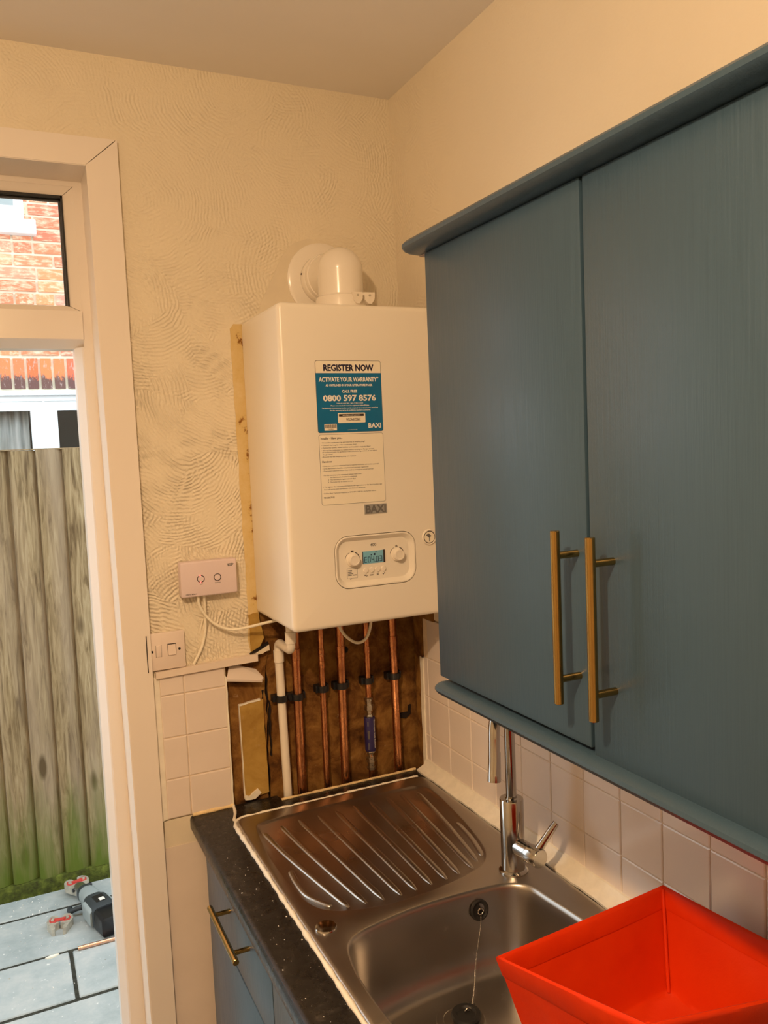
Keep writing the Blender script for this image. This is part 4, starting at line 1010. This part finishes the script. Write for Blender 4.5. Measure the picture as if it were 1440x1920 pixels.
# ---- sink
sk = empty('inset_sink', (-.286, -.56, .75), 'stainless steel inset sink with ribbed drainer and single bowl', 'sink')
ST = .9060
drain = resample(catmull([(-.500, -.150), (-.508, -.20), (-.516, -.30), (-.514, -.42), (-.505, -.505), (-.470, -.556), (-.383, -.585), (-.276, -.584), (-.165, -.560), (-.115, -.520), (-.090, -.44), (-.068, -.30), (-.060, -.185), (-.072, -.145), (-.11, -.132), (-.28, -.126), (-.44, -.130), (-.485, -.136)], 8), 120)
bowl = resample(catmull([(-.505, -.90), (-.509, -.80), (-.504, -.72), (-.490, -.665), (-.462, -.640), (-.417, -.627), (-.344, -.6165), (-.272, -.6145), (-.190, -.620), (-.140, -.631), (-.107, -.660), (-.098, -.72), (-.090, -.80), (-.086, -.90), (-.092, -.965), (-.125, -.995), (-.29, -1.002), (-.46, -.996), (-.497, -.966)], 8), 128)
rim = [Vector(p) for p in rrect(SX0, SX1, SY0, SY1, .030, 8)]
L3 = lambda L, z: [(p.x, p.y, z) for p in L]
dk = MB()
rin = inset(rim, .010)
dk.loft([L3(rim, .9012), L3(inset(rim, .0015), .9045), L3(inset(rim, .004), ST), L3(rin, ST-.0006)])
tapc = (-.1033, -.5986)
plug_hole = [Vector((-.502+.0175*math.cos(2*math.pi*k/24), -.598+.0175*math.sin(2*math.pi*k/24))) for k in range(24)]
dk.fillholes(L3(rin, ST-.0006), [L3(drain, ST-.0006), L3(bowl, ST-.0006)])
# drainer
d1 = inset(drain, .004); d2 = inset(drain, .009)
dk.loft([L3(drain, ST-.0006), L3(d1, ST-.0018), L3(d2, ST-.0050)], False, True)
# bowl
prof_b = [(0, -.0006), (.002, -.0012), (.005, -.0045), (.007, -.010), (.010, -.030), (.014, -.060), (.019, -.100), (.024, -.122), (.031, -.136), (.042, -.146), (.055, -.1505)]
lps = []
for d, z in prof_b:
    q = inset(bowl, d); lps.append(L3(q, ST+z))
cxb, cyb = -.300, -.80
last = [Vector(p[:2]) for p in lps[-1]]
for t_ in (.35, .7, .92):
    lps.append([(p.x+(cxb-p.x)*t_, p.y+(cyb-p.y)*t_, ST-.1505-.002*t_) for p in last])
dk.loft(lps, False, True)
dk.build('sink_body', 'sink_steel', sk, 50)
# raised ribs of the drainer
ribs = [[(-.491, -.369), (-.4955, -.428), (-.491, -.480), (-.465, -.533)], [(-.491, -.180), (-.478, -.30), (-.458, -.43), (-.438, -.552)], [(-.446, -.166), (-.430, -.34), (-.404, -.557)], [(-.400, -.158), (-.386, -.35), (-.370, -.561)],
        [(-.352, -.160), (-.343, -.36), (-.334, -.564)], [(-.308, -.160), (-.304, -.36), (-.301, -.562)], [(-.260, -.154), (-.262, -.36), (-.266, -.559)], [(-.216, -.154), (-.223, -.36), (-.231, -.556)], [(-.172, -.153), (-.184, -.36), (-.200, -.552)],
        [(-.135, -.155), (-.149, -.36), (-.165, -.546)], [(-.094, -.166), (-.113, -.34), (-.143, -.527)], [(-.092, -.355), (-.103, -.44), (-.122, -.512)]]
rbm = MB()
for P in ribs:
    c_ = catmull([Vector(p) for p in P], 10, False); nn = len(c_)
    w0, w1, hh = .0066, .0040, .0030; zb = ST-.0054
    lp_ = []
    for i, p in enumerate(c_):
        t_ = (c_[min(i+1, nn-1)]-c_[max(i-1, 0)]).normalized(); nv = Vector((-t_.y, t_.x)); e = min(1, .35+min(i, nn-1-i)/3)
        h_ = hh*min(1, (min(i, nn-1-i)+.15)/1.5)
        lp_.append([(p.x+nv.x*a*e, p.y+nv.y*a*e, zb+b) for a, b in ((-w0, 0), (-w1-.0012, h_*.75), (-w1+.0006, h_), (w1-.0006, h_), (w1+.0012, h_*.75), (w0, 0))])
    rbm.loft(lp_, True, True)
rbm.build('drainer_ribs', 'sink_steel', sk, 60)
MB().lathe([(.0200, 0), (.0200, .0010), (.0185, .0030), (.012, .0036), (0, .0040)], (-.502, -.598, ST-.0006), (0, 0, 1), 32).build('hole_cover', 'chrome', sk, 40)
# overflow rose on the back wall of the bowl and waste in its floor
ov = MB().lathe([(.0195, 0), (.0195, .003), (.0165, .0045), (.012, .002), (.0115, -.004)], (-.2045, -.6300, .8690), (0, -1, .18), 28).build('overflow', 'black_rubber', sk, 40)
MB().tube([(-.2045+.006*math.cos(R(a)), -.6360, .8690+.006*math.sin(R(a))) for a in range(0, 361, 30)], .0016, 8).build('chain_ring', 'chrome', ov, 60)
ws = MB().lathe([(.043, 0), (.042, .0018), (.030, .0015), (.027, -.002), (.0265, -.004)], (-.312, -.735, ST-.1520), (0, 0, 1), 36).build('waste_rim', 'sink_steel', sk, 40)
pl = empty('sink_plug', (-.306, -.745, ST-.150), 'black rubber sink plug on a ball chain in the bowl', 'plug')
MB().lathe([(.0215, 0), (.0255, .010), (.0265, .013), (.0245, .0165), (.018, .0165), (.015, .013), (0, .0130)], (-.306, -.745, ST-.1505), (0, 0, 1), 30).build('plug_body', 'black_rubber', pl, 40)
MB().tube([(-.300+.006*math.cos(R(a)), -.742, ST-.136+.006*math.sin(R(a))) for a in range(0, 181, 30)], .0014, 8).build('plug_ring', 'chrome', pl, 60)
cp_ = resample(catmull([Vector(p) for p in ((-.2055, -.638, .8640), (-.2100, -.643, .845), (-.220, -.648, .815), (-.234, -.660, .785), (-.252, -.684, .765), (-.272, -.71, .7585), (-.292, -.735, .766), (-.300, -.742, .772))], 8, False), 84, False)
ch = MB()
ico = bmesh.new(); bmesh.ops.create_icosphere(ico, subdivisions=1, radius=.0014); ico.verts.index_update()
iv = [v.co.copy() for v in ico.verts]; iff = [tuple(v.index for v in f.verts) for f in ico.faces]; ico.free()
for p in cp_: ch.add([p+v for v in iv], iff)
ch.build('plug_chain', 'chrome', pl, 180, fixn=False)
# sealant round the rim
bead([(-.5385, -1.03, .9020), (-.5385, -.115, .9020), (-.530, -.094, .9020), (-.510, -.0845, .9020), (-.05, -.0845, .9020)], .0050, 'sealant', sk, 9)
bead([(-.40, -.034, .9015), (-.03, -.034, .9015)], .0035, 'sealant_dirty', wto, 12)

# ---- tap
tp = empty('mixer_tap', (tapc[0], tapc[1], ST), 'chrome swan-neck mixer tap with side lever at the drainer corner', 'tap')
tx, ty = tapc
MB().lathe([(.0290, 0), (.0290, .003), (.0260, .006), (.0235, .007), (.0235, .146), (.0225, .148), (.0125, .148), (.0110, .150)], (tx, ty, ST-.0006), (0, 0, 1), 40).build('tap_body', 'chrome', tp, 35)
dxs, dys = math.cos(R(223)), math.sin(R(223)); rch = .118
sp_ = [(tx, ty, 1.05), (tx, ty, 1.215)]
for k in range(1, 20):
    a = R(180*k/20); q = rch/2*(1-math.cos(a)); sp_.append((tx+dxs*q, ty+dys*q, 1.215+rch/2*math.sin(a)))
ex, ey = tx+dxs*rch, ty+dys*rch
sp_ += [(ex, ey, 1.215), (ex+dxs*.004, ey+dys*.004, 1.175), (ex+dxs*.012, ey+dys*.012, 1.150)]
MB().tube(sp_, .0105, 24).build('spout', 'chrome', tp, 60)
MB().tube([(ex, ey, 1.19), (ex+dxs*.004, ey+dys*.004, 1.165), (ex+dxs*.008, ey+dys*.008, 1.138)], [.0112, .0118, .0122], 24).build('spout_tip', 'chrome', tp, 50)
la = (tx+.002, ty-.018, .962)
stub = MB().lathe([(.0165, 0), (.0165, .030), (.0158, .0306), (.0158, .0316), (.0180, .0322), (.0185, .060), (.0170, .0625), (0, .063)], la, (.10, -1, 0), 32).build('lever_stub', 'chrome', tp, 35)
lv = MB().tube([(tx+.008, ty-.066, .966), (tx+.022, ty-.071, .988), (tx+.040, ty-.074, 1.010), (tx+.050, ty-.076, 1.022)], [.0100, .0076, .0072, .0066], 14).build('lever', 'chrome', tp, 60)

# ---- fabric basket on the sink end
bk = empty('fabric_basket', (-.23, -1.13, .915), 'open square red-orange fabric basket standing at the end of the sink', 'basket')
top4 = [Vector((-.401, -1.003, 1.05)), Vector((-.076, -.977, 1.05)), Vector((-.050, -1.270, 1.058)), Vector((-.385, -1.275, 1.122))]
bot4 = [Vector((-.366, -1.034, .913)), Vector((-.112, -1.024, .913)), Vector((-.098, -1.236, .913)), Vector((-.352, -1.238, .913))]
NS = 16; NV = 14
def ring(t_, off=0.0, wob=1.0):
    cs_ = [b.lerp(a, t_) for a, b in zip(top4, bot4)]
    ctr = sum(cs_, Vector())/4; out = []
    for i in range(4):
        a, b = cs_[i], cs_[(i+1) % 4]
        nrm = (b-a).cross(Vector((0, 0, 1))).normalized()
        if nrm.dot((a+b)/2-ctr) < 0: nrm = -nrm
        for k in range(NS):
            u = k/NS; p = a.lerp(b, u)
            p = p+nrm*(-.0022*math.sin(math.pi*u)*(1-abs(2*t_-1)) + wob*.0014*math.sin(u*9+i*2.1+t_*5)*math.sin(math.pi*u)*(1-t_**3))
            if t_ > .97: p.z -= .001*math.sin(math.pi*u)
            d = p-ctr; d.z = 0
            out.append(p-d.normalized()*off)
    return out
ts = [0]+[i/NV for i in range(1, NV+1)]
sh_ = MB(); sh_.loft([ring(t_) for t_ in ts]+[ring(1.0, .004)]+[ring(t_, .004) for t_ in reversed(ts[1:])]+[[p+Vector((0, 0, .004)) for p in ring(0, .005)]], True, True)
bko = sh_.build('basket_wall', 'red_fabric', bk, 60)
hm = MB(); hm.loft([ring(t_, o_) for t_, o_ in ((.80, -.0006), (.82, -.0016), (.97, -.0020), (1.0, -.0012))]+[[p+Vector((0, 0, .002)) for p in ring(1.0, .002)]]+[ring(t_, o_) for t_, o_ in ((1.0, .0055), (.97, .0062), (.82, .0058), (.80, .0048))])
hm.build('hem', 'red_fabric', bk, 60)
for i in range(4):
    a, b = bot4[i].lerp(top4[i], .04), bot4[i].lerp(top4[i], .99)
    ctr = sum(top4, Vector())/4; d = (ctr-a); d.z = 0; d.normalize(); 
    MB().tube([a+d*.008, a.lerp(b, .5)+d*.009, b+d*.008], .0028, 8).build('seam', 'red_fabric', bk, 60)

# ================================================================== WALL CUPBOARD
wc = empty('wall_cupboard', (-.15, -1.1, 1.352), 'dark blue double-door wall cupboard with brass bar handles', 'cupboard')
CX = -.3036
MB().box(-.2845, -.0135, -1.50, -.6945, 1.354, 2.071).build('carcass', 'blue_paint', wc)
d1_ = bevbox('door', (CX, CX+.018, -1.0930, -.6925, 1.3535, 2.0715), .0022, 'blue_paint', wc, 2)
d2_ = bevbox('door', (CX, CX+.018, -1.5000, -1.0985, 1.3440, 2.0715), .0022, 'blue_paint', wc, 2)
bar_handle(d1_, -1.0735, 1.4130, 1.6375, CX)
bar_handle(d2_, -1.1415, 1.4095, 1.6345, CX)
# cornice: rounded section with a rounded free end
def mould(name, prof, y_end, y_far, ends, par):
    """prof (x,z) closed; the free end is rounded by shrinking towards its middle"""
    cx_ = sum(p[0] for p in prof)/len(prof); cz_ = sum(p[1] for p in prof)/len(prof)
    lps = []
    for dy, s in ends: lps.append([(cx_+(x-cx_)*s, y_end-dy, cz_+(z-cz_)*s) for x, z in prof])
    lps.append([(x, y_far, z) for x, z in prof])
    return MB().loft(lps, True, True).build(name, 'blue_paint', par, 40)
cr_ = [(-.262, 2.072), (-.300, 2.072), (-.317, 2.0730), (-.328, 2.0765), (-.334, 2.0825), (-.334, 2.0885), (-.328, 2.0940), (-.317, 2.097), (-.262, 2.097)]
co_ = mould('cornice', cr_, -.660, -1.50, ((0, .55), (.003, .8), (.008, .94), (.016, 1.0)), wc)
MB().box(-.30, -.262, -.69, -.669, 2.0705, 2.0725).build('cornice_end', 'carcass_edge', co_)
pe_ = [(-.280, 1.3475), (-.305, 1.3475), (-.314, 1.3448), (-.3200, 1.340), (-.3210, 1.3345), (-.3165, 1.328), (-.307, 1.3250), (-.280, 1.3250)]
mould('pelmet', pe_, -.697, -1.50, ((0, .6), (.003, .86), (.008, .97), (.014, 1.0)), wc)
